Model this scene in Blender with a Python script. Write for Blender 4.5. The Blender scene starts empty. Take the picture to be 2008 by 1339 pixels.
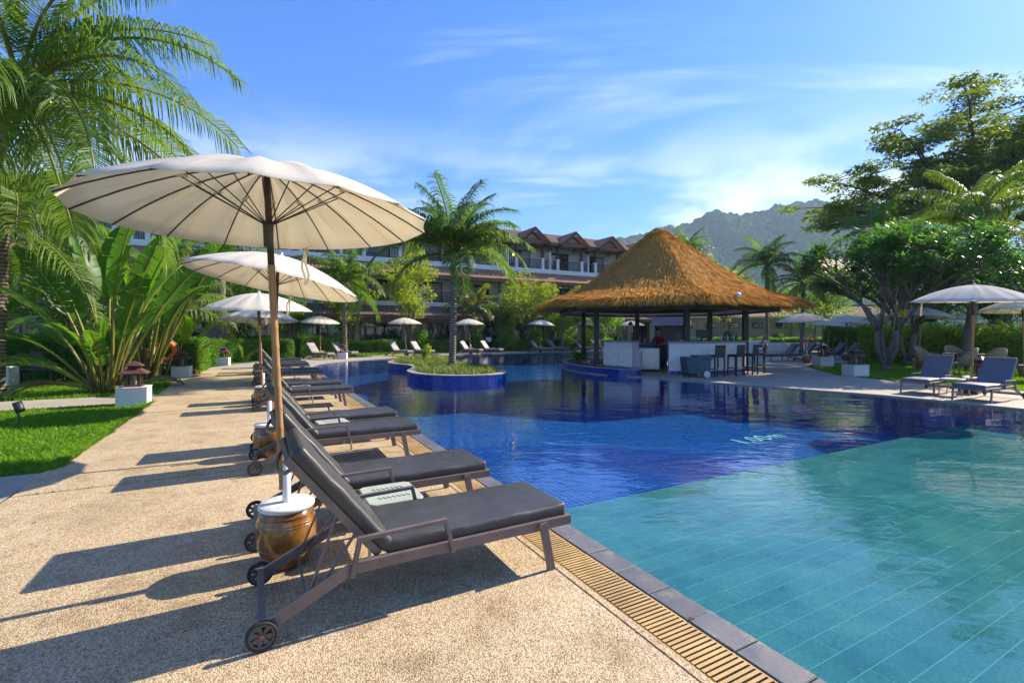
import bpy, bmesh, math, random
import numpy as np
from mathutils import Vector, Matrix, Euler
from mathutils.geometry import delaunay_2d_cdt

random.seed(7)
rng = np.random.default_rng(7)
scene = bpy.context.scene
COL = scene.collection
RAD = math.radians

# ------------------------------------------------------------------ camera, sky, sun, exposure
EYE, FPX, HORIZON, CX = 1.6, 937.0, 652.0, 1004.0
cam_data = bpy.data.cameras.new("camera")
cam_data.sensor_width = 36.0
cam_data.lens = FPX / 2008.0 * 36.0
cam_data.shift_y = -(669.5 - HORIZON) / 2008.0
cam_data.clip_start = 0.05
cam_data.clip_end = 9000.0
cam = bpy.data.objects.new("camera", cam_data)
cam.location = (0, 0, EYE)
cam.rotation_euler = (RAD(90), 0, 0)
COL.objects.link(cam)
scene.camera = cam

SUN_EL, SUN_AZ = 34.0, 61.0          # azimuth clockwise from +Y
world = bpy.data.worlds.new("World")
scene.world = world
world.use_nodes = True
wn, wl = world.node_tree.nodes, world.node_tree.links
wn.clear()
w_out = wn.new("ShaderNodeOutputWorld")
w_bg = wn.new("ShaderNodeBackground")
w_sky = wn.new("ShaderNodeTexSky")
w_sky.sky_type = 'NISHITA'
w_sky.sun_disc = False
w_sky.sun_elevation = RAD(SUN_EL)
w_sky.sun_rotation = RAD(SUN_AZ)
w_sky.air_density = 1.0
w_sky.dust_density = 0.35
w_sky.ozone_density = 4.0
w_bg.inputs["Strength"].default_value = 0.15
# clouds: thin cirrus stretched along one wind direction plus soft cumulus banks low over the horizon
tc = wn.new("ShaderNodeTexCoord")
sep = wn.new("ShaderNodeSeparateXYZ")
wl.new(tc.outputs["Generated"], sep.inputs[0])
def wmath(op, a, b=None, clamp=False):
    n = wn.new("ShaderNodeMath"); n.operation = op; n.use_clamp = clamp
    for i, v in enumerate((a, b)):
        if v is None: continue
        if isinstance(v, (int, float)): n.inputs[i].default_value = v
        else: wl.new(v, n.inputs[i])
    return n.outputs[0]
zz = wmath('ADD', wmath('MAXIMUM', sep.outputs[2], 0.0), 0.18)
px_ = wmath('DIVIDE', sep.outputs[0], zz); py_ = wmath('DIVIDE', sep.outputs[1], zz)
comb = wn.new("ShaderNodeCombineXYZ"); wl.new(px_, comb.inputs[0]); wl.new(py_, comb.inputs[1])
mp = wn.new("ShaderNodeMapping"); mp.inputs["Rotation"].default_value = (0, 0, RAD(12)); mp.inputs["Scale"].default_value = (0.42, 1.5, 1)
mp.inputs["Location"].default_value = (0.35, 0.55, 0)
wl.new(comb.outputs[0], mp.inputs[0])
n1 = wn.new("ShaderNodeTexNoise"); n1.inputs["Scale"].default_value = 1.1; n1.inputs["Detail"].default_value = 9; n1.inputs["Roughness"].default_value = 0.6; n1.inputs["Distortion"].default_value = 0.5
wl.new(mp.outputs[0], n1.inputs["Vector"])
r1 = wn.new("ShaderNodeMapRange"); r1.inputs[1].default_value = 0.5; r1.inputs[2].default_value = 0.80; r1.inputs[3].default_value = 0.0; r1.inputs[4].default_value = 0.75; r1.clamp = True; r1.interpolation_type = 'SMOOTHSTEP'
wl.new(n1.outputs["Fac"], r1.inputs[0])
n2 = wn.new("ShaderNodeTexNoise"); n2.inputs["Scale"].default_value = 2.6; n2.inputs["Detail"].default_value = 8; n2.inputs["Roughness"].default_value = 0.55
mp2 = wn.new("ShaderNodeMapping"); mp2.inputs["Scale"].default_value = (1.0, 1.0, 2.6); mp2.inputs["Location"].default_value = (0.9, 0.1, 0.25)
wl.new(tc.outputs["Generated"], mp2.inputs[0]); wl.new(mp2.outputs[0], n2.inputs["Vector"])
r2 = wn.new("ShaderNodeMapRange"); r2.inputs[1].default_value = 0.47; r2.inputs[2].default_value = 0.66; r2.inputs[4].default_value = 0.9; r2.interpolation_type = 'SMOOTHSTEP'
wl.new(n2.outputs["Fac"], r2.inputs[0])
low = wn.new("ShaderNodeMapRange"); low.inputs[1].default_value = 0.42; low.inputs[2].default_value = 0.16; low.inputs[3].default_value = 0.0; low.inputs[4].default_value = 1.0; low.interpolation_type = 'SMOOTHSTEP'
wl.new(sep.outputs[2], low.inputs[0])
cov = wmath('MAXIMUM', r1.outputs[0], wmath('MULTIPLY', r2.outputs[0], low.outputs[0]), True)
hsv = wn.new("ShaderNodeHueSaturation"); hsv.inputs["Saturation"].default_value = 1.2; wl.new(w_sky.outputs[0], hsv.inputs["Color"])
wmix = wn.new("ShaderNodeMix"); wmix.data_type = 'RGBA'
wl.new(cov, wmix.inputs["Factor"]); tint = wn.new("ShaderNodeMix"); tint.data_type = 'RGBA'; tint.blend_type = 'MULTIPLY'; tint.inputs["Factor"].default_value = 1.0
sepc = wn.new("ShaderNodeSeparateColor"); wl.new(hsv.outputs[0], sepc.inputs[0])
soft = wmath('DIVIDE', 1.18, wmath('ADD', 1.0, wmath('MULTIPLY', sepc.outputs[2], 0.085)))
sc_ = wn.new("ShaderNodeVectorMath"); sc_.operation = 'SCALE'; wl.new(hsv.outputs[0], sc_.inputs[0]); wl.new(soft, sc_.inputs["Scale"])
wl.new(sc_.outputs[0], tint.inputs["A"]); tint.inputs["B"].default_value = (0.45, 0.61, 0.86, 1)
wl.new(tint.outputs["Result"], wmix.inputs["A"])
wmix.inputs["B"].default_value = (4.3, 4.5, 4.8, 1)
wl.new(wmix.outputs["Result"], w_bg.inputs["Color"])
wl.new(w_bg.outputs[0], w_out.inputs[0])

sun_data = bpy.data.lights.new("sun", 'SUN')
sun_data.energy = 4.5
sun_data.angle = RAD(0.5)
sun_data.color = (1.0, 0.88, 0.71)
sun = bpy.data.objects.new("sun", sun_data)
el, az = RAD(SUN_EL), RAD(SUN_AZ)
to_sun = Vector((math.cos(el) * math.sin(az), math.cos(el) * math.cos(az), math.sin(el)))
sun.rotation_euler = to_sun.to_track_quat('Z', 'Y').to_euler()
sun.location = to_sun * 50
COL.objects.link(sun)

scene.view_settings.view_transform = 'Standard'
scene.view_settings.look = 'None'
scene.view_settings.exposure = 1.3
scene.view_settings.gamma = 1.0
scene.view_settings.use_curve_mapping = False
scene.render.engine = 'CYCLES'
cy = scene.cycles
cy.use_denoising = True
cy.max_bounces = 7; cy.diffuse_bounces = 3; cy.glossy_bounces = 3; cy.transmission_bounces = 3
cy.transparent_max_bounces = 8; cy.volume_bounces = 0
cy.caustics_reflective = False; cy.caustics_refractive = False
cy.use_adaptive_sampling = True; cy.adaptive_threshold = 0.015

# ------------------------------------------------------------------ places
# the pool's long side and the lounger row run along D, the loungers themselves along P
DV, PV = Vector((-0.4741, 0.8805)), Vector((0.8805, 0.4741))
ROW = math.atan2(PV.y, PV.x)
def R(s, t, z=0.0):
    v = DV * s + PV * t
    return Vector((v.x, v.y, z))
def st(x, y):
    return (DV.x * x + DV.y * y, PV.x * x + PV.y * y)
def G(px, py, z=0.0):
    Y = FPX * (EYE - z) / (py - HORIZON)
    return Vector(((px - CX) / FPX * Y, Y, z))

# ------------------------------------------------------------------ materials
MATS = {}
class NT:
    def __init__(self, m):
        self.t = m.node_tree; self.n = self.t.nodes; self.l = self.t.links
    def new(self, kind, **kw):
        n = self.n.new("ShaderNode" + kind)
        for k, v in kw.items(): setattr(n, k, v)
        return n
    def put(self, sock, v):
        if isinstance(v, bpy.types.NodeSocket): self.l.new(v, sock)
        else: sock.default_value = v
    def math(self, op, a, b=0.0, clamp=False):
        n = self.new("Math", operation=op, use_clamp=clamp)
        self.put(n.inputs[0], a); self.put(n.inputs[1], b)
        return n.outputs[0]
    def noise(self, scale, detail=4, rough=0.55, vec=None, dist=0.0):
        n = self.new("TexNoise"); n.inputs["Scale"].default_value = scale; n.inputs["Detail"].default_value = detail
        n.inputs["Roughness"].default_value = rough; n.inputs["Distortion"].default_value = dist
        if vec is not None: self.l.new(vec, n.inputs["Vector"])
        return n.outputs["Fac"]
    def ramp(self, fac, stops):
        n = self.new("ValToRGB"); self.l.new(fac, n.inputs[0]); e = n.color_ramp.elements
        while len(e) < len(stops): e.new(0.5)
        for i, (p, c) in enumerate(stops):
            e[i].position = p; e[i].color = (*c, 1) if len(c) == 3 else c
        return n.outputs[0]
    def mix(self, f, a, b, mode='MIX'):
        n = self.new("Mix", data_type='RGBA', blend_type=mode)
        self.put(n.inputs["Factor"], f)
        self.put(n.inputs["A"], (*a, 1) if isinstance(a, tuple) and len(a) == 3 else a)
        self.put(n.inputs["B"], (*b, 1) if isinstance(b, tuple) and len(b) == 3 else b)
        return n.outputs["Result"]
    def rng(self, v, a, b, c=0.0, d=1.0):
        n = self.new("MapRange"); self.l.new(v, n.inputs[0])
        for i, x in enumerate((a, b, c, d)): n.inputs[i + 1].default_value = x
        return n.outputs[0]
    def bump(self, h, strength=0.3, dist=0.01):
        n = self.new("Bump"); n.inputs["Strength"].default_value = strength; n.inputs["Distance"].default_value = dist
        self.l.new(h, n.inputs["Height"]); return n.outputs[0]
    def geo(self): return self.new("NewGeometry").outputs["Position"]
    def obj(self): return self.new("TexCoord").outputs["Object"]
    def rand(self): return self.new("ObjectInfo").outputs["Random"]
def new_mat(name):
    m = bpy.data.materials.new(name); m.use_nodes = True; m.node_tree.nodes.clear()
    t = NT(m); out = t.new("OutputMaterial"); MATS[name] = m
    return m, t, out
def principled(t, out, color, rough=0.6, metal=0.0, normal=None, spec=0.5, coat=0.0):
    b = t.new("BsdfPrincipled")
    t.put(b.inputs["Base Color"], (*color, 1) if isinstance(color, tuple) and len(color) == 3 else color)
    t.put(b.inputs["Roughness"], rough); b.inputs["Metallic"].default_value = metal
    b.inputs["Specular IOR Level"].default_value = spec
    b.inputs["Coat Weight"].default_value = coat
    if normal is not None: t.l.new(normal, b.inputs["Normal"])
    t.l.new(b.outputs[0], out.inputs[0])
    return b
def plain(name, c, rough=0.6, var=0.25, scale=6.0, bump=0.0, bscale=60.0, metal=0.0, spec=0.5, space='obj', coat=0.0, rnd=0.12):
    m, t, out = new_mat(name)
    v = t.obj() if space == 'obj' else t.geo()
    f = t.noise(scale, 5, 0.6, v)
    lo = tuple(x * (1 - var) for x in c); hi = tuple(min(1, x * (1 + var)) for x in c)
    col = t.ramp(f, [(0.25, lo), (0.75, hi)])
    if rnd: col = t.mix(1.0, col, t.ramp(t.rand(), [(0, (1 - rnd,) * 3), (1, (1, 1, 1))]), 'MULTIPLY')
    nrm = t.bump(t.noise(bscale, 4, 0.6, v), bump, 0.01) if bump else None
    rr = t.rng(t.noise(scale * 2.3, 3, 0.5, v), 0.3, 0.7, max(0.02, rough - 0.1), min(1, rough + 0.1))
    principled(t, out, col, rr, metal, nrm, spec, coat)
    return m
def leafy(name, c1, c2, trans=0.35, rough=0.45, scale=0.9, space='geo', spec=0.4):
    m, t, out = new_mat(name)
    v = t.geo() if space == 'geo' else t.obj()
    f = t.noise(scale, 4, 0.7, v)
    col = t.ramp(f, [(0.3, c1), (0.7, c2)])
    fine = t.noise(scale * 14, 2, 0.5, v)
    col = t.mix(0.6, col, t.ramp(fine, [(0.3, (0.55, 0.6, 0.5)), (0.7, (1.0, 1.0, 1.0))]), 'MULTIPLY')
    col = t.mix(1.0, col, t.ramp(t.rand(), [(0, (0.8, 0.86, 0.8)), (1, (1.0, 1.0, 0.95))]), 'MULTIPLY')
    b = t.new("BsdfPrincipled"); t.l.new(col, b.inputs["Base Color"]); b.inputs["Roughness"].default_value = rough
    b.inputs["Specular IOR Level"].default_value = spec
    tr = t.new("BsdfTranslucent"); t.l.new(t.mix(1.0, col, (1.0, 1.0, 0.45), 'MULTIPLY'), tr.inputs[0])
    tc2 = t.mix(0.0, col, col)
    gain = t.new("Mix", data_type='RGBA', blend_type='ADD'); gain.inputs["Factor"].default_value = 1.0
    t.l.new(tc2, gain.inputs["A"]); gain.inputs["B"].default_value = (c2[0] * .5, c2[1] * .45, 0, 1)
    t.l.new(gain.outputs["Result"], tr.inputs[0])
    mx = t.new("MixShader"); mx.inputs[0].default_value = trans
    t.l.new(b.outputs[0], mx.inputs[1]); t.l.new(tr.outputs[0], mx.inputs[2]); t.l.new(mx.outputs[0], out.inputs[0])
    return m

# exposed pebble aggregate
m, t, out = new_mat("aggregate")
v = t.geo()
vo = t.new("TexVoronoi", feature='F1'); vo.inputs["Scale"].default_value = 130; t.l.new(v, vo.inputs["Vector"])
peb = t.ramp(t.new("SeparateColor").outputs[0] if False else vo.outputs["Color"], [(0.12, (0.30, 0.20, 0.11)), (0.4, (0.56, 0.42, 0.25)), (0.7, (0.69, 0.56, 0.36)), (0.95, (0.78, 0.71, 0.55))])
edge = t.ramp(vo.outputs["Distance"], [(0.45, (1, 1, 1)), (0.95, (0.62, 0.55, 0.45))])
peb = t.mix(1.0, peb, edge, 'MULTIPLY')
stain = t.ramp(t.noise(0.5, 8, 0.7, v), [(0.3, (0.66, 0.64, 0.60)), (0.62, (1, 1, 1))])
stain2 = t.ramp(t.noise(3.1, 5, 0.7, v), [(0.28, (0.66, 0.62, 0.56)), (0.5, (1, 1, 1))])
peb = t.mix(1.0, t.mix(1.0, peb, stain, 'MULTIPLY'), stain2, 'MULTIPLY')
hgt = t.math('SUBTRACT', 1.0, vo.outputs["Distance"])
principled(t, out, peb, 0.75, 0, t.bump(hgt, 0.7, 0.006), 0.3)

def concrete(name, c, scale=1.2):
    m, t, out = new_mat(name); v = t.geo()
    col = t.ramp(t.noise(scale, 8, 0.7, v), [(0.3, tuple(x * .7 for x in c)), (0.7, c)])
    col = t.mix(0.7, col, t.ramp(t.noise(140, 2, 0.5, v), [(0.3, (0.6, 0.6, 0.6)), (0.6, (1, 1, 1))]), 'MULTIPLY')
    principled(t, out, col, 0.8, 0, t.bump(t.noise(120, 3, 0.6, v), 0.3, 0.005), 0.3)
concrete("pale_concrete", (0.46, 0.40, 0.32))
concrete("soil", (0.14, 0.09, 0.05))
concrete("granite_far", (0.45, 0.40, 0.33))
m, t, out = new_mat("granite"); v = t.geo()
sp = t.ramp(t.noise(260, 3, 0.7, v), [(0.35, (0.05, 0.05, 0.06)), (0.62, (0.20, 0.20, 0.21))])
sp = t.mix(t.rng(t.noise(5, 5, 0.7, v), 0.56, 0.70, 0, 0.7), sp, (0.36, 0.32, 0.26))
sp = t.mix(1.0, sp, t.ramp(t.rand(), [(0, (0.7, 0.7, 0.72)), (1, (1, 1, 1))]), 'MULTIPLY')
principled(t, out, sp, t.rng(t.noise(7, 4, 0.6, v), 0.3, 0.7, 0.35, 0.75), 0, t.bump(t.noise(200, 3, 0.6, v), 0.25, 0.004))
plain("grate_plastic", (0.50, 0.315, 0.11), 0.6, 0.4, 2.6, 0.2, 60, space='geo')
plain("dark_gap", (0.03, 0.025, 0.02), 0.9, 0.2)

# pool tiles
def tile_mat(name, c1, c2, c3, rough=0.25, spec=0.5):
    m, t, out = new_mat(name); v = t.geo()
    sn = t.new("VectorMath", operation='SNAP'); t.l.new(v, sn.inputs[0]); sn.inputs[1].default_value = (0.07, 0.07, 0.07)
    wnz = t.new("TexWhiteNoise"); t.l.new(sn.outputs[0], wnz.inputs[0])
    f = t.math('ADD', t.math('MULTIPLY', wnz.outputs[0], 0.5), t.math('MULTIPLY', t.noise(0.8, 4, 0.6, v), 0.5))
    col = t.ramp(f, [(0.2, c1), (0.5, c2), (0.85, c3)])
    principled(t, out, col, rough, 0, None, spec)
    return m
MOS = ((0.001, 0.018, 0.15), (0.002, 0.036, 0.24), (0.004, 0.065, 0.34))
tile_mat("mosaic_blue", *MOS)
tile_mat("mosaic_wet", *MOS, rough=0.6, spec=0.0)
m, t, out = new_mat("grout_turquoise"); principled(t, out, (0.14, 0.62, 0.62), 0.7)
m, t, out = new_mat("mosaic_floor_far"); v = t.geo()
sn = t.new("VectorMath", operation='SNAP'); t.l.new(v, sn.inputs[0]); sn.inputs[1].default_value = (0.07, 0.07, 0.07)
wnz = t.new("TexWhiteNoise"); t.l.new(sn.outputs[0], wnz.inputs[0])
f = t.math('ADD', t.math('MULTIPLY', wnz.outputs[0], 0.5), t.math('MULTIPLY', t.noise(0.8, 4, 0.6, v), 0.5))
col = t.ramp(f, [(0.2, MOS[0]), (0.5, MOS[1]), (0.85, MOS[2])])
mpn = t.new("Mapping"); mpn.vector_type = 'POINT'; t.l.new(v, mpn.inputs[0]); mpn.inputs["Rotation"].default_value = (0, 0, -ROW); mpn.inputs["Location"].default_value = (-0.03, -0.01, 0)
br = t.new("TexBrick"); br.offset = 0.0; t.l.new(mpn.outputs[0], br.inputs["Vector"])
for k_, v_ in (("Scale", 1.0), ("Brick Width", 0.1), ("Row Height", 0.1), ("Mortar Size", 0.003), ("Mortar Smooth", 0.1)): br.inputs[k_].default_value = v_
principled(t, out, t.mix(br.outputs["Fac"], col, (0.10, 0.46, 0.50)), 0.6, 0, None, 0.0)
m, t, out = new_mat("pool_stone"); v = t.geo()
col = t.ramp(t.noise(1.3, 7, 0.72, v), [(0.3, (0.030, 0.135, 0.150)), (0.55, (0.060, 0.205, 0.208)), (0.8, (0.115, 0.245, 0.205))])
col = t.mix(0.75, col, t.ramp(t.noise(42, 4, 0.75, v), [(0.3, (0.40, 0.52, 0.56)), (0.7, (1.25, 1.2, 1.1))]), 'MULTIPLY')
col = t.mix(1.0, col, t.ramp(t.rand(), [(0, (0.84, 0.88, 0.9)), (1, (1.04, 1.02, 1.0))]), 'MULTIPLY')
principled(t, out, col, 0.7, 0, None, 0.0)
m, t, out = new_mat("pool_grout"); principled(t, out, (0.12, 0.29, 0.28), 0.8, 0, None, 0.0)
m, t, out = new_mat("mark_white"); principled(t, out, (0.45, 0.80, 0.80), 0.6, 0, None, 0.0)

# water: Fresnel reflection over clear tinted water
m, t, out = new_mat("water"); v = t.geo()
mpn = t.new("Mapping"); t.l.new(v, mpn.inputs[0]); mpn.inputs["Rotation"].default_value = (0, 0, RAD(-20)); mpn.inputs["Scale"].default_value = (0.75, 1.6, 1)
na = t.noise(0.9, 3, 0.5, mpn.outputs[0], 0.8); nb = t.noise(4.6, 3, 0.5, mpn.outputs[0], 1.0)
amp = t.rng(t.noise(0.16, 2, 0.5, v), 0.35, 0.65, 0.25, 1.0)
h = t.math('ADD', t.math('MULTIPLY', na, 0.75), t.math('MULTIPLY', t.math('MULTIPLY', nb, amp), 0.24))
nrm = t.bump(h, 0.10, 0.20)
gi = t.new("NewGeometry"); dp = t.new("VectorMath", operation='DOT_PRODUCT'); t.l.new(nrm, dp.inputs[0]); t.l.new(gi.outputs["Incoming"], dp.inputs[1])
one_c = t.math('SUBTRACT', 1.0, t.math('ABSOLUTE', dp.outputs["Value"]), True)
fres = t.math('ADD', 0.026, t.math('MULTIPLY', t.math('POWER', one_c, 5.0), 0.978), True)
tp = t.new("BsdfTransparent"); tp.inputs[0].default_value = (0.74, 0.93, 0.97, 1)
gl = t.new("BsdfGlossy"); gl.inputs["Roughness"].default_value = 0.015; t.l.new(nrm, gl.inputs["Normal"]); gl.inputs["Color"].default_value = (0.96, 0.98, 1, 1)
mx = t.new("MixShader"); t.l.new(fres, mx.inputs[0]); t.l.new(tp.outputs[0], mx.inputs[1]); t.l.new(gl.outputs[0], mx.inputs[2])
t.l.new(mx.outputs[0], out.inputs[0])

# furniture
plain("lounger_metal", (0.17, 0.135, 0.125), 0.42, 0.2, 9, 0.06, 90, metal=0.25)
plain("mattress_blue", (0.085, 0.105, 0.155), 0.5, 0.15, 5, 0.2, 16)
plain("mattress_pale", (0.20, 0.19, 0.185), 0.5, 0.15, 5, 0.2, 16)
plain("mattress_vinyl", (0.050, 0.048, 0.046), 0.46, 0.22, 5, 0.22, 16, spec=0.45)
plain("rubber", (0.018, 0.018, 0.018), 0.7, 0.2)
plain("wheel_rim", (0.085, 0.08, 0.07), 0.6, 0.2)
plain("rust", (0.30, 0.11, 0.03), 0.7, 0.4, 40)
plain("table_plastic", (0.40, 0.44, 0.36), 0.5, 0.12, 6)
m, t, out = new_mat("canvas")
v = t.obj(); base = t.ramp(t.noise(2.2, 6, 0.7, v), [(0.3, (0.80, 0.77, 0.70)), (0.7, (0.87, 0.85, 0.79))])
mpn = t.new("Mapping"); t.l.new(v, mpn.inputs[0]); mpn.inputs["Scale"].default_value = (3.1, 3.1, 0.5)
sx = t.new("SeparateXYZ"); t.l.new(v, sx.inputs[0])
ang = t.math('ARCTAN2', sx.outputs[1], sx.outputs[0]); rad_ = t.math('SQRT', t.math('ADD', t.math('POWER', t.math('ABSOLUTE', sx.outputs[0]), 2.0), t.math('POWER', t.math('ABSOLUTE', sx.outputs[1]), 2.0)))
cxy = t.new("CombineXYZ"); t.l.new(t.math('MULTIPLY', ang, 9.0), cxy.inputs[0]); t.l.new(t.math('MULTIPLY', rad_, 1.1), cxy.inputs[1]); t.l.new(t.math('MULTIPLY', t.rand(), 40.0), cxy.inputs[2])
base = t.mix(t.rng(t.noise(0.9, 6, 0.7, cxy.outputs[0]), 0.54, 0.72, 0, 0.55), base, (0.56, 0.51, 0.34))
d = t.new("BsdfDiffuse"); t.l.new(base, d.inputs[0])
t.l.new(t.bump(t.noise(700, 2, 0.5, v), 0.15, 0.002), d.inputs["Normal"])
tr = t.new("BsdfTranslucent"); t.l.new(t.mix(1.0, base, (1.0, 0.93, 0.80), 'MULTIPLY'), tr.inputs[0])
mx = t.new("MixShader"); mx.inputs[0].default_value = 0.5; t.l.new(d.outputs[0], mx.inputs[1]); t.l.new(tr.outputs[0], mx.inputs[2]); t.l.new(mx.outputs[0], out.inputs[0])
plain("rib_steel", (0.055, 0.045, 0.038), 0.5, 0.2)
m, t, out = new_mat("bamboo"); v = t.obj()
mpn = t.new("Mapping"); t.l.new(v, mpn.inputs[0]); mpn.inputs["Scale"].default_value = (40, 40, 2.2)
g = t.noise(1.0, 5, 0.6, mpn.outputs[0]); bw = t.noise(1.7, 3, 0.6, v)
col = t.mix(bw, t.ramp(g, [(0.3, (0.26, 0.105, 0.025)), (0.7, (0.44, 0.21, 0.055))]), t.ramp(g, [(0.3, (0.22, 0.12, 0.05)), (0.7, (0.36, 0.22, 0.10))]))
principled(t, out, col, 0.5, 0, t.bump(g, 0.2, 0.004))
plain("dark_wood", (0.045, 0.025, 0.018), 0.6, 0.35, 12, 0.2, 40)
plain("white_paint", (0.62, 0.61, 0.58), 0.7, 0.10, 3, 0.15, 60)
plain("white_pipe", (0.72, 0.71, 0.68), 0.4, 0.06, 3)
m, t, out = new_mat("glazed_jar"); v = t.obj()
mpn = t.new("Mapping"); t.l.new(v, mpn.inputs[0]); mpn.inputs["Scale"].default_value = (2.5, 2.5, 0.8)
gz = t.ramp(t.noise(3.0, 6, 0.7, mpn.outputs[0], 1.2), [(0.25, (0.06, 0.02, 0.006)), (0.5, (0.20, 0.085, 0.018)), (0.7, (0.34, 0.17, 0.04)), (0.85, (0.40, 0.26, 0.09))])
principled(t, out, gz, 0.16, 0, t.bump(t.noise(22, 3, 0.6, v), 0.15, 0.01), 0.6, 0.3)
m, t, out = new_mat("worn_lid"); v = t.obj()
wl_ = t.mix(t.rng(t.noise(14, 5, 0.75, v), 0.62, 0.68), (0.66, 0.65, 0.62), (0.10, 0.09, 0.08))
principled(t, out, wl_, 0.7, 0, t.bump(t.noise(30, 4, 0.7, v), 0.3, 0.01))
plain("lantern_wood", (0.09, 0.038, 0.028), 0.65, 0.3, 20, 0.2, 60)
plain("lifebuoy_orange", (0.75, 0.16, 0.015), 0.45, 0.15)
plain("black_metal", (0.02, 0.02, 0.022), 0.5, 0.2)
plain("wicker_beige", (0.30, 0.22, 0.13), 0.7, 0.3, 30, 0.5, 120)
plain("wicker_dark", (0.035, 0.028, 0.026), 0.65, 0.3, 30, 0.5, 120)
plain("cart_plastic", (0.045, 0.085, 0.12), 0.5, 0.15)
plain("steel_brushed", (0.42, 0.41, 0.39), 0.38, 0.15, 8, 0, 0, 0.8)
plain("counter_top", (0.24, 0.23, 0.23), 0.5, 0.15)
plain("skin_tan", (0.30, 0.16, 0.10), 0.55, 0.1)
plain("cloth_red", (0.16, 0.015, 0.015), 0.8, 0.2)
plain("cloth_grey", (0.26, 0.27, 0.31), 0.8, 0.2)
plain("cloth_dark", (0.03, 0.03, 0.035), 0.8, 0.2)
plain("hair_black", (0.012, 0.010, 0.010), 0.5, 0.2)
plain("bottle_green", (0.02, 0.10, 0.04), 0.15, 0.2)
plain("bottle_clear", (0.35, 0.40, 0.38), 0.12, 0.1)
plain("pink_board", (0.55, 0.42, 0.50), 0.6, 0.1)

# building
plain("plaster_white", (0.76, 0.73, 0.68), 0.85, 0.10, 0.6, 0.1, 30, space='geo')
plain("plaster_beige", (0.46, 0.39, 0.28), 0.85, 0.16, 0.6, 0.1, 30, space='geo')
plain("roof_tile", (0.34, 0.175, 0.095), 0.7, 0.35, 3.5, 0.2, 30, space='geo')
plain("roof_tile_grey", (0.21, 0.155, 0.135), 0.75, 0.35, 3.5, 0.2, 30, space='geo')
plain("fascia_red", (0.20, 0.085, 0.05), 0.7, 0.2)
plain("frame_black", (0.015, 0.013, 0.012), 0.5, 0.2)
m, t, out = new_mat("window_glass"); principled(t, out, (0.012, 0.015, 0.016), 0.04, 0, None, 0.9)
plain("curtain", (0.45, 0.43, 0.38), 0.9, 0.1)
m, t, out = new_mat("lamp_glow"); b = principled(t, out, (0.9, 0.7, 0.4), 0.5); b.inputs["Emission Color"].default_value = (1, 0.6, 0.2, 1); b.inputs["Emission Strength"].default_value = 1.5
m, t, out = new_mat("thatch_base"); v = t.geo()
mpn = t.new("Mapping"); t.l.new(v, mpn.inputs[0]); mpn.inputs["Scale"].default_value = (9, 9, 1.6)
principled(t, out, t.ramp(t.noise(1.0, 6, 0.7, mpn.outputs[0]), [(0.3, (0.20, 0.10, 0.03)), (0.7, (0.54, 0.28, 0.08))]), 0.9, 0, t.bump(t.noise(8, 5, 0.7, mpn.outputs[0]), 0.6, 0.05), 0.1)
m, t, out = new_mat("straw"); v = t.geo()
f = t.noise(26, 3, 0.6, v); f2 = t.noise(0.9, 4, 0.6, v)
col = t.mix(f2, t.ramp(f, [(0.3, (0.30, 0.145, 0.035)), (0.7, (0.62, 0.31, 0.07))]), t.ramp(f, [(0.3, (0.52, 0.22, 0.03)), (0.7, (0.84, 0.42, 0.08))]))
d = t.new("BsdfDiffuse"); t.l.new(col, d.inputs[0]); tr = t.new("BsdfTranslucent"); t.l.new(col, tr.inputs[0])
mx = t.new("MixShader"); mx.inputs[0].default_value = 0.08; t.l.new(d.outputs[0], mx.inputs[1]); t.l.new(tr.outputs[0], mx.inputs[2]); t.l.new(mx.outputs[0], out.inputs[0])
plain("ceiling_grey", (0.30, 0.32, 0.35), 0.8, 0.1)

# plants
leafy("grass_blade", (0.09, 0.24, 0.010), (0.22, 0.40, 0.025), 0.5, 0.5, 1.1)
leafy("grass_pale", (0.10, 0.17, 0.04), (0.26, 0.32, 0.10), 0.4, 0.5, 1.4)
m, t, out = new_mat("lawn_ground"); v = t.geo()
principled(t, out, t.mix(t.rng(t.noise(0.5, 6, 0.7, v), 0.55, 0.75, 0, 0.8), t.ramp(t.noise(30, 4, 0.7, v), [(0.3, (0.04, 0.11, 0.008)), (0.7, (0.13, 0.26, 0.02))]), (0.16, 0.16, 0.05)), 0.9, 0, t.bump(t.noise(60, 4, 0.7, v), 0.8, 0.03), 0.1)
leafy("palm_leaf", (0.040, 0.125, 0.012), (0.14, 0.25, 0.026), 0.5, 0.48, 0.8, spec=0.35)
leafy("palm_leaf_yellow", (0.09, 0.15, 0.012), (0.26, 0.30, 0.025), 0.45, 0.4, 0.8)
leafy("palm_rachis", (0.16, 0.18, 0.02), (0.32, 0.28, 0.05), 0.1, 0.5, 2)
leafy("paddle_leaf", (0.045, 0.145, 0.012), (0.13, 0.29, 0.022), 0.52, 0.42, 1.1, spec=0.4)
leafy("hedge_leaf", (0.06, 0.19, 0.012), (0.20, 0.38, 0.022), 0.5, 0.45, 1.6)
leafy("lime_leaf", (0.15, 0.25, 0.012), (0.40, 0.48, 0.03), 0.55, 0.5, 0.8)
leafy("rain_leaf", (0.06, 0.14, 0.014), (0.22, 0.28, 0.02), 0.6, 0.5, 0.25)
leafy("plumeria_leaf", (0.040, 0.14, 0.024), (0.11, 0.27, 0.035), 0.5, 0.35, 0.9)
leafy("dark_leaf", (0.032, 0.10, 0.014), (0.10, 0.21, 0.024), 0.5, 0.5, 0.6)
leafy("dry_leaf", (0.16, 0.085, 0.03), (0.30, 0.18, 0.08), 0.2, 0.7, 3)
leafy("yellow_leaf", (0.6, 0.35, 0.01), (0.75, 0.5, 0.02), 0.3, 0.5, 3)
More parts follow.
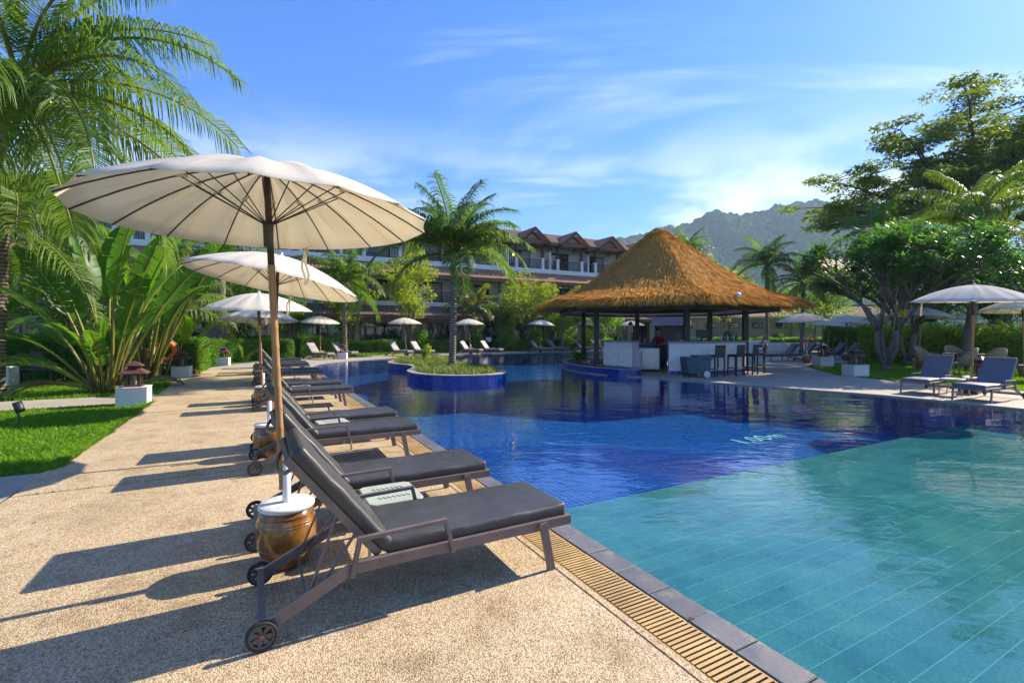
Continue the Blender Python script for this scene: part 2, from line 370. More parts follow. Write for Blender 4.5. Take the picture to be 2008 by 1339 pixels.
plain("petal_white", (0.75, 0.74, 0.66), 0.6, 0.05)
plain("coconut_green", (0.20, 0.25, 0.03), 0.45, 0.25, 4)
m, t, out = new_mat("palm_bark"); v = t.obj()
wv = t.new("TexWave", wave_type='BANDS', bands_direction='Z'); wv.inputs["Scale"].default_value = 3.2; wv.inputs["Distortion"].default_value = 1.6; wv.inputs["Detail"].default_value = 3; t.l.new(v, wv.inputs["Vector"])
col = t.mix(1.0, t.ramp(wv.outputs["Fac"], [(0.1, (0.10, 0.075, 0.055)), (0.5, (0.22, 0.175, 0.13)), (0.9, (0.28, 0.23, 0.175))]), t.ramp(t.noise(5, 6, 0.7, v), [(0.3, (0.6, 0.58, 0.55)), (0.7, (1, 1, 1))]), 'MULTIPLY')
principled(t, out, col, 0.85, 0, t.bump(wv.outputs["Fac"], 0.5, 0.03))
plain("bark_grey", (0.15, 0.125, 0.10), 0.85, 0.4, 5, 0.5, 22)
plain("bark_dark", (0.06, 0.045, 0.032), 0.85, 0.4, 5, 0.5, 22)
plain("fibre_brown", (0.14, 0.075, 0.035), 0.9, 0.4, 14, 0.5, 40)
leafy("hill_forest", (0.020, 0.075, 0.018), (0.085, 0.165, 0.032), 0.0, 0.9, 0.022, spec=0.0)

# ------------------------------------------------------------------ mesh helpers
class MB:
    def __init__(self):
        self.v = []; self.f = []
    def add(self, vs, fs):
        o = len(self.v); self.v.extend([tuple(p) for p in vs]); self.f.extend([tuple(i + o for i in q) for q in fs]); return self
    def box(self, c, s, rot=None, taper=1.0):
        x, y, z = s[0] / 2, s[1] / 2, s[2] / 2
        pts = [Vector((a * x * (taper if k > 0 else 1), b * y * (taper if k > 0 else 1), k * z)) for k in (-1, 1) for a, b in ((-1, -1), (1, -1), (1, 1), (-1, 1))]
        if rot is not None: pts = [rot @ p for p in pts]
        c = Vector(c); pts = [p + c for p in pts]
        return self.add(pts, [(3, 2, 1, 0), (4, 5, 6, 7), (0, 1, 5, 4), (1, 2, 6, 5), (2, 3, 7, 6), (3, 0, 4, 7)])
    def bar(self, a, b, w, h, up=(0, 0, 1)):
        a, b = Vector(a), Vector(b); d = (b - a); L = d.length
        if L < 1e-6: return self
        d.normalize(); up = Vector(up); side = d.cross(up)
        if side.length < 1e-4: side = d.cross(Vector((0, 1, 0)))
        side.normalize(); u = side.cross(d)
        pts = [p + side * (sx * w / 2) + u * (su * h / 2) for p in (a, b) for sx, su in ((-1, -1), (1, -1), (1, 1), (-1, 1))]
        return self.add(pts, [(0, 1, 2, 3), (7, 6, 5, 4), (4, 5, 1, 0), (5, 6, 2, 1), (6, 7, 3, 2), (7, 4, 0, 3)])
    def tube(self, pts, rad, n=8, cap=True):
        pts = [Vector(p) for p in pts]; k = len(pts)
        if not hasattr(rad, '__len__'): rad = [rad] * k
        rings = []; prev = None
        for i, p in enumerate(pts):
            d = (pts[min(i + 1, k - 1)] - pts[max(i - 1, 0)]).normalized()
            if prev is None:
                a = d.cross(Vector((0, 0, 1)));
                if a.length < 1e-3: a = Vector((1, 0, 0))
                a.normalize()
            else:
                a = (prev - d * prev.dot(d)).normalized()
            prev = a; b = d.cross(a)
            rings.append([p + (a * math.cos(q) + b * math.sin(q)) * rad[i] for q in (2 * math.pi * j / n for j in range(n))])
        vs = [p for r in rings for p in r]; fs = []
        for i in range(k - 1):
            for j in range(n):
                j2 = (j + 1) % n; fs.append((i * n + j, i * n + j2, (i + 1) * n + j2, (i + 1) * n + j))
        if cap: fs.append(tuple(range(n - 1, -1, -1))); fs.append(tuple((k - 1) * n + j for j in range(n)))
        return self.add(vs, fs)
    def lathe(self, prof, n=24, c=(0, 0, 0), cap=True):
        c = Vector(c); vs = []; fs = []; k = len(prof)
        for r, z in prof:
            for j in range(n):
                q = 2 * math.pi * j / n; vs.append(c + Vector((r * math.cos(q), r * math.sin(q), z)))
        for i in range(k - 1):
            for j in range(n):
                j2 = (j + 1) % n; fs.append((i * n + j, i * n + j2, (i + 1) * n + j2, (i + 1) * n + j))
        if cap: fs.append(tuple(range(n - 1, -1, -1))); fs.append(tuple((k - 1) * n + j for j in range(n)))
        return self.add(vs, fs)
    def prism(self, poly, z0, z1):
        n = len(poly)
        vs = [(p[0], p[1], z0) for p in poly] + [(p[0], p[1], z1) for p in poly]
        fs = [tuple(range(n - 1, -1, -1)), tuple(range(n, 2 * n))] + [(i, (i + 1) % n, n + (i + 1) % n, n + i) for i in range(n)]
        return self.add(vs, fs)
    def mesh(self, name, mat, smooth=False):
        me = bpy.data.meshes.new(name); me.from_pydata(self.v, [], self.f)
        if mat: me.materials.append(MATS[mat])
        if smooth: me.polygons.foreach_set("use_smooth", [True] * len(me.polygons))
        me.update(); return me
    def build(self, name, mat, parent=None, smooth=False, bevel=0.0):
        me = self.mesh(name, mat, smooth)
        o = link(name, me, parent)
        if bevel:
            b = o.modifiers.new("edges", 'BEVEL'); b.width = bevel; b.segments = 2; b.limit_method = 'ANGLE'
        return o
def np_mesh(name, verts, quads, mat, smooth=False):
    """verts (n,3) array, faces (m,k) int array with equal k."""
    me = bpy.data.meshes.new(name); k = quads.shape[1]
    me.vertices.add(len(verts)); me.vertices.foreach_set("co", np.asarray(verts, dtype=np.float32).ravel())
    me.loops.add(quads.size); me.loops.foreach_set("vertex_index", quads.astype(np.int32).ravel())
    me.polygons.add(len(quads)); me.polygons.foreach_set("loop_start", np.arange(0, quads.size, k, dtype=np.int32))
    me.polygons.foreach_set("loop_total", np.full(len(quads), k, dtype=np.int32))
    if smooth: me.polygons.foreach_set("use_smooth", np.ones(len(quads), dtype=bool))
    me.materials.append(MATS[mat]); me.update(calc_edges=True); me.validate(); return me
def link(name, data, parent=None):
    o = bpy.data.objects.new(name, data); COL.objects.link(o)
    if parent is not None: o.parent = parent
    return o
def tag(o, label=None, cat=None, group=None, kind=None):
    if label: o["label"] = label
    if cat: o["category"] = cat
    if group: o["group"] = group
    if kind: o["kind"] = kind
    return o
def empty(name, loc=(0, 0, 0), rz=0.0, label=None, cat=None, group=None):
    o = link(name, None); o.location = loc; o.rotation_euler = (0, 0, rz); o.empty_display_size = 0.2
    return tag(o, label, cat, group)
KIDS = {}
def kids(o):
    return [c for c in bpy.data.objects if c.parent is o]
def copy_tree(src, tree, parent=None):
    c = src.copy(); COL.objects.link(c); c.parent = parent
    for ch, sub in tree: copy_tree(ch, sub, c)
    return c
def tree_of(o):
    return [(c, tree_of(c)) for c in kids(o)]
class Kind:
    """one built thing, handed out once as itself and afterwards as copies."""
    def __init__(self, root):
        self.root, self.tree, self.used = root, tree_of(root), False
    def place(self, loc, rz, label, group=None, scale=1.0, rx=0.0, ry=0.0):
        o = self.root if not self.used else copy_tree(self.root, self.tree)
        self.used = True
        o.location = loc; o.rotation_euler = (rx, ry, rz); o.scale = (scale,) * 3; o["label"] = label
        if group: o["group"] = group
        return o
def struct(o): o["kind"] = "structure"; return o
def inside(p, poly):
    x, y = p; r = False; j = len(poly) - 1
    for i in range(len(poly)):
        a, b = poly[i], poly[j]
        if (a[1] > y) != (b[1] > y) and x < (b[0] - a[0]) * (y - a[1]) / (b[1] - a[1]) + a[0]: r = not r
        j = i
    return r
def sheet(name, outer, holes, z, mat, parent=None):
    pts = [Vector(p[:2]) for p in outer]; faces = [list(range(len(outer)))]
    for h in holes:
        o = len(pts); pts += [Vector(p[:2]) for p in h]; faces.append(list(range(o, o + len(h))))
    edges = [(f[i], f[(i + 1) % len(f)]) for f in faces for i in range(len(f))]
    vs, es, fs, *_ = delaunay_2d_cdt(pts, edges, [], 0, 1e-5)
    keep = []
    for f in fs:
        c = sum((vs[i] for i in f), Vector((0, 0))) / len(f)
        if inside(c, outer) and not any(inside(c, h) for h in holes): keep.append(tuple(f))
    mb = MB(); mb.add([(v.x, v.y, z) for v in vs], keep)
    return mb.build(name, mat, parent)
def smooth_poly(pts, k=4, closed=True):
    n = len(pts); outp = []
    P = [Vector(p[:2]) for p in pts]
    for i in range(n if closed else n - 1):
        p0, p1, p2, p3 = (P[(i - 1) % n], P[i], P[(i + 1) % n], P[(i + 2) % n]) if closed else (P[max(i - 1, 0)], P[i], P[i + 1], P[min(i + 2, n - 1)])
        for j in range(k):
            u = j / k
            outp.append(0.5 * ((2 * p1) + (p2 - p0) * u + (2 * p0 - 5 * p1 + 4 * p2 - p3) * u * u + (3 * p1 - p0 - 3 * p2 + p3) * u ** 3))
    if not closed: outp.append(P[-1])
    return outp
def leaf_quads(centers, dirs, normals, L, W):
    """diamond leaves: arrays (n,3); L, W arrays or scalars"""
    n = len(centers); L = np.broadcast_to(np.asarray(L, float), (n,))[:, None]; W = np.broadcast_to(np.asarray(W, float), (n,))[:, None]
    side = np.cross(dirs, normals); side /= np.linalg.norm(side, axis=1)[:, None] + 1e-9
    v = np.stack([centers, centers + dirs * L * 0.45 + side * W * 0.5, centers + dirs * L, centers + dirs * L * 0.45 - side * W * 0.5], 1).reshape(-1, 3)
    q = np.arange(4 * n).reshape(n, 4); return v, q
def unit(a): return a / (np.linalg.norm(a, axis=1)[:, None] + 1e-9)
def rand_dirs(n): return unit(rng.normal(size=(n, 3)))
def cloud(centers, radii, n_each, L, W, up=0.4):
    """leaves spread through clumps (mostly near the clump surface)"""
    cs = []
    for c, r in zip(centers, radii):
        d = rand_dirs(n_each); rr = rng.uniform(0.45, 1.0, size=(n_each, 1)) ** 0.6
        cs.append(np.asarray(c)[None, :] + d * rr * np.asarray(r)[None, :])
    p = np.concatenate(cs); n = len(p)
    nr = unit(rand_dirs(n) + np.array([0, 0, up * 2])); dr = rand_dirs(n); dr = unit(dr - nr * (dr * nr).sum(1)[:, None] + np.array([0, 0, -0.25]))
    return leaf_quads(p, dr, nr, L * rng.uniform(0.6, 1.3, n), W * rng.uniform(0.7, 1.2, n))

# ------------------------------------------------------------------ the setting: ground, pool, decks
POOL_RAW = [R(-8, 2.31), R(24.0, 2.31), (-9.95, 24.2), (-9.75, 25.8), (-9.0, 27.8), (-7.5, 30.3), (-5.7, 32.6), (-3.1, 34.9), (-0.16, 36.8),
            (4.9, 39.6), (10, 41.8), (16, 43.8), (22, 44.5), (25, 42), (24, 38), (20, 34), (16, 30.8), (12.5, 28.6), (9.5, 27.4), (6.5, 27.0), (4.2, 26.0),
            (2.75, 24.2), (2.3, 22.2), (2.5, 20.2), (3.2, 18.6), (4.3, 17.5), (5.3, 16.4), (6.6, 15.2), (8.0, 13.7), (9.5, 12.15), (10.15, 11.0), (10.7, 10.0), R(-8, 14.16)]
POOL = []
for i, p in enumerate(POOL_RAW):
    POOL.append(Vector(p[:2]))
POOL = [POOL[0]] + smooth_poly(POOL[1:-1], 3, False) + [POOL[-1]]
DECK_OUT = [R(24, 2.31), R(24, -2.15), R(26, -1.7), R(28, -0.8), (-14.0, 26.6), (-13.6, 29.3), (-11, 32.4), (-8, 35.2), (-5, 37.6), (-1.5, 39.8), (3.5, 42.5), (9, 45.2), (16, 47.2), (24, 48), (30, 46.5),
            (32, 42), (29, 35), (25, 29.5), (19.5, 26.2), (15.8, 24.6), (14.3, 23.2), (13.0, 20.4), (12.25, 17.9), (12.6, 15.9), (13.5, 14.4), (14.9, 10.6), R(-8, 18.6), R(-8, 14.16)]
DECK_OUT = [Vector(p[:2]) for p in DECK_OUT]
big = [(-1580, -280), (1580, -280), (1580, 1380), (-1580, 1380)]
struct(sheet("ground", big, [POOL], -0.035, "lawn_ground"))
# the deck round the far side and the bar: follows the pool's edge back from its far corner to its near right end
i0 = min(range(len(POOL)), key=lambda i: (POOL[i] - Vector(R(24, 2.31)[:2])).length)
deck_poly = DECK_OUT[1:] + list(reversed(POOL[i0:]))[1:]
struct(sheet("pool_deck", deck_poly, [], -0.004, "pale_concrete"))
struct(sheet("garden_path", [R(6.2, -14), R(6.2, -2.125), R(7.4, -2.125), R(7.4, -14)], [], -0.012, "pale_concrete"))
struct(sheet("garden_path", [R(13.7, -16), R(13.7, -2.17), R(15.4, -2.20), R(15.7, -16)], [], -0.012, "pale_concrete"))

walk = struct(link("poolside_walk", None))
def walk_left(s):
    return float(np.interp(s, [-8, 13, 17, 21, 24], [-2.1, -2.12, -2.25, -2.4, -2.15]))
joints = [-8, -3.6, 1.4, 6.4, 11.4, 16.4, 21.4, 24.0]
for a, b in zip(joints, joints[1:]):
    a2, b2 = a + 0.007, b - 0.007
    ss = np.linspace(a2, b2, 7)
    poly = [R(s, 1.792) for s in ss][::-1]
    poly = [R(s, walk_left(s) + (0.012 * math.sin(s * 5.1) + 0.015 * math.sin(s * 2.3))) for s in np.linspace(a2, b2, 24)] + poly
    MB().prism(poly[::-1], -0.12, 0.0).build("slab", "aggregate", walk)
    MB().prism([R(a2, 1.806), R(a2, 1.846), R(b2, 1.846), R(b2, 1.806)][::-1], -0.12, 0.001).build("edge_strip", "aggregate", walk)
MB().prism([R(-8, -2.0), R(-8, 1.85), R(24, 1.85), R(24, -2.0)][::-1], -0.16, -0.03).build("slab_bed", "dark_gap", walk)

# overflow channel with its slatted grating, and the granite coping
drain = tag(link("overflow_drain", None), "long beige slatted drain grating between walkway and pool coping", "drain grating")
MB().prism([R(-2, 1.85), R(-2, 2.115), R(24, 2.115), R(24, 1.85)][::-1], -0.16, -0.05).build("channel", "dark_gap", drain)
for t_ in (1.856, 2.109):
    MB().bar(R(-2, t_, -0.025), R(24, t_, -0.025), 0.010, 0.045).build("side_rail", "grate_plastic", drain)
sl = MB().box((0, 0, -0.006), (0.235, 0.0195, 0.016)).mesh("slat", "grate_plastic")
pos = np.arange(0.6, 24.0, 0.031)
for s in pos[:300]:
    o = link("slat", sl, drain); o.location = R(s, 1.9825, random.uniform(-0.001, 0.001)); o.rotation_euler = (0, 0, ROW)
mb = MB(); rotm = Matrix.Rotation(ROW, 3, 'Z')
for s in pos[300:]: mb.box(R(s, 1.9825, -0.006), (0.235, 0.0195, 0.016), rotm)
mb.build("slat", "grate_plastic", drain)["kind"] = "stuff"
cope = struct(link("pool_coping", None))
cm = MB().box((0, 0, -0.03), (0.188, 0.294, 0.07)).mesh("stone", "granite")
for k, s in enumerate(np.arange(0.23, 24.0, 0.3)):
    o = link("stone", cm, cope); o.location = R(s, 2.212, random.uniform(-0.0015, 0.0015)); o.rotation_euler = (random.uniform(-.003, .003), 0, ROW)
    if k < 30:
        b = o.modifiers.new("edges", 'BEVEL'); b.width = 0.005; b.segments = 1
MB().prism([R(-8, 2.117), R(-8, 2.306), R(24.2, 2.306), R(24.2, 2.117)][::-1], -0.2, -0.067).build("coping_bed", "pale_concrete", cope)
# pale rim round the rest of the pool
rim = MB(); ring = POOL[i0:]
nrm_ = []
for i, p in enumerate(ring):
    d_ = (ring[min(i + 1, len(ring) - 1)] - ring[max(i - 1, 0)]).normalized(); nrm_.append(Vector((-d_.y, d_.x)))
for i in range(len(ring) - 1):
    a, b = ring[i], ring[i + 1]; na, nb = nrm_[i], nrm_[i + 1]
    rim.add([(*(a), 0.012), (*(b), 0.012), (*(b + nb * 0.26), 0.012), (*(a + na * 0.26), 0.012), (*a, -0.08), (*b, -0.08), (*(b + nb * .26), -.01), (*(a + na * .26), -.01)], [(0, 1, 2, 3), (0, 4, 5, 1), (3, 2, 6, 7)])
rim.build("far_rim", "granite_far", cope)

# pool shell
shell = struct(link("pool_basin", None))
wallmb = MB()
for i in range(len(POOL)):
    a, b = POOL[i], POOL[(i + 1) % len(POOL)]
    wallmb.add([(*a, -0.02), (*b, -0.02), (*b, -1.0), (*a, -1.0)], [(0, 1, 2, 3)])
wallmb.build("basin_wall", "mosaic_wet", shell)
SB = 4.60            # where the shallow shelf ends
sheet("deep_floor", POOL, [], -0.905, "mosaic_floor_far", shell)
MB().prism([R(-8, 2.32), R(SB, 2.32), R(SB, 14.9), R(-8, 14.9)], -0.93, -0.456).build("shallow_shelf", "pool_grout", shell)
def scatter_tiles(name, cells, size, mat, zc, limit=300, tp=0.97):
    """nearest cells in view as single pieces, the rest as one joined part"""
    cells = sorted(cells, key=lambda q: R(q[0], q[1])[1] ** 2 + R(q[0], q[1])[0] ** 2)
    me = MB().box((0, 0, 0), size, None, tp).mesh(name, mat)
    for s, t_ in cells[:limit]:
        o = link(name, me, shell); o.location = R(s, t_, zc + random.uniform(-0.0004, 0.0004)); o.rotation_euler = (0, 0, ROW)
    if len(cells) > limit:
        mb = MB()
        for s, t_ in cells[limit:]: mb.box(R(s, t_, zc), size, rotm, tp)
        mb.build(name, mat, shell)["kind"] = "stuff"
def in_view(s, t_, z, m=40):
    p = R(s, t_)
    if p.y < 0.8: return False
    x, y = CX + FPX * p.x / p.y, HORIZON + FPX * (EYE - z) / p.y
    return -m < x < 2008 + m and y < 1339 + m + 40
cells = []
for i in range(0, 36):
    s = SB - 0.088 - i * 0.17
    if s < -1.5 or i < 0: continue
    for j in range(16):
        t_ = 2.31 + 0.5 + j * 1.0 + (0.5 if i % 2 else 0.0)
        if t_ < 14.4 and in_view(s, t_, -.45, 200): cells.append((s, t_))
scatter_tiles("stone_tile", cells, (0.993, 0.1635, 0.008), "pool_stone", -0.4590, 300, 0.999)
cells = []
for i in range(62):
    for j in range(95):
        s, t_ = SB + 0.06 + i * 0.1, 2.38 + j * 0.1
        p = R(s, t_)
        if in_view(s, t_, -.9, 20) and p.length < 10.5: cells.append((s, t_))
scatter_tiles("mosaic_tile", cells, (0.094, 0.094, 0.008), "mosaic_wet", -0.9075)
fc = bpy.data.curves.new("depth_marking", 'FONT'); fc.body = "1.00m"; fc.size = 0.62; fc.extrude = 0.002; fc.space_character = 1.1
fc.materials.append(MATS["mark_white"])
mk = link("depth_marking", fc, shell); mk.location = R(6.95, 9.6, -0.888); mk.rotation_euler = (0, 0, ROW)
water = struct(sheet("water", POOL, [], -0.022, "water"))

# wooded hill behind the resort
prof_px = [900, 1060, 1180, 1230, 1270, 1300, 1330, 1360, 1395, 1420, 1450, 1480, 1505, 1540, 1600, 1640, 1690, 1730, 1790, 1850, 1950, 2100, 2300, 2500]
prof_y = [560, 520, 470, 462, 456, 446, 440, 432, 412, 418, 420, 414, 408, 397, 389, 401, 416, 436, 462, 500, 540, 560, 590, 600]
HD = 900.0
cols, rows = 520, 130
xs = np.linspace(-115, 1450, cols); ys = np.linspace(HD - 470, HD + 240, rows)
ridge = np.interp(xs / HD * FPX + CX, prof_px, [EYE + (HORIZON - y) / FPX * HD for y in prof_y])
def fbm(X, Y, scale, seed):
    out_ = np.zeros_like(X); a = 1.0; r_ = np.random.default_rng(seed)
    for o in range(4):
        for k in range(5):
            q = r_.uniform(0, 2 * math.pi); w = scale * (1.9 ** o) * r_.uniform(0.7, 1.4)
            out_ += a * np.sin((X * math.cos(q) + Y * math.sin(q)) * w + r_.uniform(0, 6.28)) / 5
        a *= 0.55
    return out_
Xg, Yg = np.meshgrid(xs, ys)
fall = np.where(Yg <= HD, np.clip((Yg - (HD - 470)) / 470, 0, 1) ** 1.15, np.clip(1 - (Yg - HD) / 480, 0, 1))
Zg = ridge[None, :] * fall * (1 + 0.10 * fbm(Xg, Yg, 0.010, 3) * (1 - fall) * 2) - 6
crown_cells = rng.uniform(0, 1, (cols * rows,)).reshape(rows, cols)
Zg += (np.abs(fbm(Xg, Yg, 0.085, 5)) * 5.0 + crown_cells * 3.0 - 4.0) * np.clip(fall * 3, 0, 1)
vv = np.stack([Xg, Yg, Zg], -1).reshape(-1, 3)
ii = np.arange((rows - 1) * cols).reshape(rows - 1, cols)[:, :-1].ravel()
qq = np.stack([ii, ii + 1, ii + cols + 1, ii + cols], 1)
hl = struct(link("hills", np_mesh("hills", vv, qq, "hill_forest")))
NC = 15000
cx_ = rng.uniform(-60, 1300, NC); cyy = HD - 470 + 480 * rng.uniform(0.02, 1, NC) ** 0.7
ix = np.clip(((cx_ - xs[0]) / (xs[1] - xs[0])).astype(int), 0, cols - 1); iy = np.clip(((cyy - ys[0]) / (ys[1] - ys[0])).astype(int), 0, rows - 1)
cz = Zg[iy, ix]; cr = rng.uniform(4.0, 9.5, NC); chh = cr * rng.uniform(.7, 1.25, NC)
q6 = np.arange(6) * math.pi / 3
ringv = []
for hh, rr_ in ((-.3, 1.0), (.45, .82), (.9, .38)):
    ph = rng.uniform(0, 1, NC)[:, None]; jit = rng.uniform(.75, 1.2, (NC, 6))
    ringv.append(np.stack([cx_[:, None] + np.cos(q6 + ph) * cr[:, None] * rr_ * jit, cyy[:, None] + np.sin(q6 + ph) * cr[:, None] * rr_ * jit, np.broadcast_to((cz + hh * chh)[:, None], (NC, 6)) + rng.uniform(-.6, .6, (NC, 6))], -1))
cv = np.concatenate(ringv, 1); fq = []
for r_ in (0, 1):
    for j in range(6): fq.append((r_ * 6 + j, r_ * 6 + (j + 1) % 6, (r_ + 1) * 6 + (j + 1) % 6, (r_ + 1) * 6 + j))
fq += [(12, 13, 14, 15), (12, 15, 16, 17)]
fq = (np.array(fq)[None] + (np.arange(NC) * 18)[:, None, None]).reshape(-1, 4)
link("tree_cover", np_mesh("tree_cover", cv.reshape(-1, 3), fq, "hill_forest"), hl)["kind"] = "stuff"

# the humid air that turns the hill blue
hz, t, out = new_mat("haze_air")
pv = t.new("VolumePrincipled"); pv.inputs["Color"].default_value = (0.60, 0.78, 1.0, 1); pv.inputs["Density"].default_value = 0.00030; pv.inputs["Anisotropy"].default_value = 0.1
t.l.new(pv.outputs[0], out.inputs["Volume"])
MB().box((0, 550, 134), (3200, 1700, 274)).build("haze", "haze_air")["kind"] = "stuff"

# ------------------------------------------------------------------ sun loungers
def rounded_slab(L, W, H, r=0.025, seg=3, nx=14, ny=5, sag=0.006):
    """cushion: rounded box with slightly uneven top; origin at the rear bottom middle, length along +x"""
    bm = bmesh.new(); bmesh.ops.create_cube(bm, size=1.0)
    bmesh.ops.scale(bm, vec=(L, W, H), verts=bm.verts); bmesh.ops.translate(bm, vec=(L / 2, 0, H / 2), verts=bm.verts)
    bmesh.ops.bevel(bm, geom=bm.edges[:], offset=r, segments=seg, affect='EDGES', profile=0.5)
    return bm
def cushion_mesh(name, L, W, H):
    bm = rounded_slab(L, W, H)
    es = [e for e in bm.edges if abs((e.verts[0].co - e.verts[1].co).x) > L * 0.5]
    bmesh.ops.subdivide_edges(bm, edges=es, cuts=16)
    rr = random.Random(5)
    for v in bm.verts:
        k = math.sin(v.co.x * 31) * 0.002 + math.sin(v.co.x * 13 + v.co.y * 9) * 0.003 + rr.uniform(-.001, .001)
        if v.co.z > H * 0.5: v.co.z += k - 0.006 * math.sin(math.pi * min(1, max(0, v.co.x / L)))
        if abs(v.co.y) > W * 0.45: v.co.y += math.copysign(math.sin(v.co.x * 41) * 0.002, v.co.y)
    me = bpy.data.meshes.new(name); bm.to_mesh(me); bm.free()
    me.materials.append(MATS["mattress_vinyl"]); me.polygons.foreach_set("use_smooth", [True] * len(me.polygons)); return me
def make_lounger():
    root = empty("sun_lounger", label="-", cat="sun lounger")
    W = 0.315
    # local x: from the wheels (0) to the foot end (1.95); y across; z up
    for sy in (-1, 1):
        y = sy * W
        mb = MB().bar((0.46, y, 0.298), (1.93, y, 0.302), 0.030, 0.062).bar((0.475, y, 0.302), (0.02, y, 0.085), 0.029, 0.060)
        mb.build("side_rail", "lounger_metal", root, bevel=0.003)
        MB().bar((1.69, y + sy * 0.030, 0.325), (1.755, y + sy * 0.030, 0.0), 0.028, 0.055, (1, 0, 0)).build("leg", "lounger_metal", root, bevel=0.003)
        arm = MB().bar((0.458, y + sy * .031, 0.26), (0.50, y + sy * .031, 0.458), 0.028, 0.026, (1, 0, 0)).bar((0.486, y + sy * .031, 0.462), (1.008, y + sy * .031, 0.474), 0.030, 0.022).bar((1.0, y + sy * .031, 0.467), (1.048, y + sy * .031, 0.272), 0.028, 0.024, (1, 0, 0))
        arm.build("armrest", "lounger_metal", root, bevel=0.002)
        wob = MB().lathe([(0.060, -0.014), (0.069, -0.016), (0.0745, -0.011), (0.076, 0.0), (0.0745, 0.011), (0.069, 0.016), (0.060, 0.014), (0.060, -0.014)], 28, (0, 0, 0), False).build("wheel", "rubber", root, True)
        wob.location = (0.02, y + sy * 0.042, 0.078); wob.rotation_euler = (RAD(90), 0, 0)
        rimb = MB().lathe([(0.0, -0.013), (0.018, -0.013), (0.018, 0.013), (0.0, 0.013)], 14)
        for k in range(7):
            q = 2 * math.pi * k / 7; rimb.bar((0.012 * math.cos(q), 0.012 * math.sin(q), 0), (0.058 * math.cos(q), 0.058 * math.sin(q), 0), 0.016, 0.018)
        rimb.lathe([(0.050, -0.012), (0.0605, -0.012), (0.0605, 0.012), (0.050, 0.012), (0.050, -0.012)], 24, (0, 0, 0), False)
        rimb.build("rim", "wheel_rim", wob)
        MB().lathe([(0.0, -0.018), (0.010, -0.018), (0.010, 0.018), (0.0, 0.018)], 10).build("axle_bolt", "rust", wob)
        for bx in (0.62, 0.74, 1.36, 1.66):
            o = MB().lathe([(0.0, -0.004), (0.010, -0.004), (0.010, 0.004), (0.0, 0.004)], 8).build("bolt", "rust", root)
            o.location = (bx, y + sy * (0.0165 if bx < 1.6 else 0.0455), 0.306); o.rotation_euler = (RAD(90), 0, 0)
    MB().bar((0.02, -W, 0.105), (0.02, W, 0.105), 0.034, 0.055).build("rear_crossbar", "lounger_metal", root, bevel=0.003)
    MB().bar((1.915, -W, 0.305), (1.915, W, 0.305), 0.032, 0.055).build("foot_crossbar", "lounger_metal", root, bevel=0.003)
    slats = MB()
    for x in np.linspace(0.70, 1.82, 9): slats.bar((x, -W + .015, 0.305), (x, W - .015, 0.305), 0.05, 0.012)
    slats.build("seat_slats", "lounger_metal", root)
    # backrest frame leans back over the wheels
    h0, h1 = Vector((0.62, 0, 0.325)), Vector((0.135, 0, 0.93))
    u = (h1 - h0).normalized()
    bf = MB()
    for sy in (-1, 1): bf.bar(h0 + Vector((0, sy * 0.268, 0)), h1 + Vector((0, sy * 0.268, 0)), 0.028, 0.045)
    for k in (0.02, 0.3, 0.55, 0.78, 0.985): bf.bar(h0.lerp(h1, k) + Vector((0, -0.26, 0)), h0.lerp(h1, k) + Vector((0, 0.26, 0)), 0.028, 0.02, u)
    bk = bf.build("backrest_frame", "lounger_metal", root, bevel=0.003)
    n = Vector((u.z, 0, -u.x))
    loop = []
    for k in range(9):
        q = math.pi * k / 8
        loop.append(h1 - u * 0.06 - n * (0.02 + 0.075 * math.sin(q)) + Vector((0, -0.27 * math.cos(q), 0)))
    MB().tube(loop, 0.012, 8).build("pull_handle", "lounger_metal", bk, True)
    prop = MB()
    for sy in (-1, 1):
        prop.bar((0.40, sy * 0.23, 0.585), (0.235, sy * 0.285, 0.165), 0.014, 0.012).bar((0.50, sy * 0.25, 0.47), (0.29, sy * 0.285, 0.20), 0.014, 0.012)
    prop.bar((0.235, -0.30, 0.165), (0.235, 0.30, 0.165), 0.014, 0.014)
    prop.build("prop_frame", "lounger_metal", root)
    seat = link("seat_cushion", cushion_mesh("seat_cushion", 1.255, 0.60, 0.088), root); seat.location = (0.655, 0, 0.320)
    back = link("back_cushion", cushion_mesh("back_cushion", 0.80, 0.60, 0.082), root)
    back.location = h0 + n * 0.024 - u * 0.02; back.rotation_euler = (0, -math.atan2(u.z, u.x), 0)
    # local x must run up the backrest and local z out of its front
    m4 = Matrix.Identity(3); m4.col[0] = u; m4.col[1] = Vector((0, -1, 0)); m4.col[2] = n
    back.rotation_euler = m4.to_euler()
    return root
lounger = Kind(make_lounger())
ORD = ["first", "second", "third", "fourth", "fifth", "sixth", "seventh", "eighth", "ninth", "tenth", "eleventh", "twelfth"]
row_s = [2.75, 4.0, 6.1, 7.22, 10.95, 12.25, 16.1, 17.3, 20.4, 21.6, 24.3]
for i, s in enumerate(row_s):
    lab = ["dark grey cushioned lounger nearest the camera, wheels beside the brown glazed jar", "dark grey lounger behind the nearest one, just past the white topped jar"]
    lab = lab[i] if i < 2 else "dark grey lounger on the left walkway, %s from the camera in the long row" % ORD[i] if i < 10 else "dark grey lounger at the far end of the long row on the walkway"
    lounger.place(R(s + 0.315, 0.0 + random.uniform(-0.02, 0.02)), ROW + random.uniform(-.012, .012) * (i > 1), lab, "loungers lined up along the left walkway")

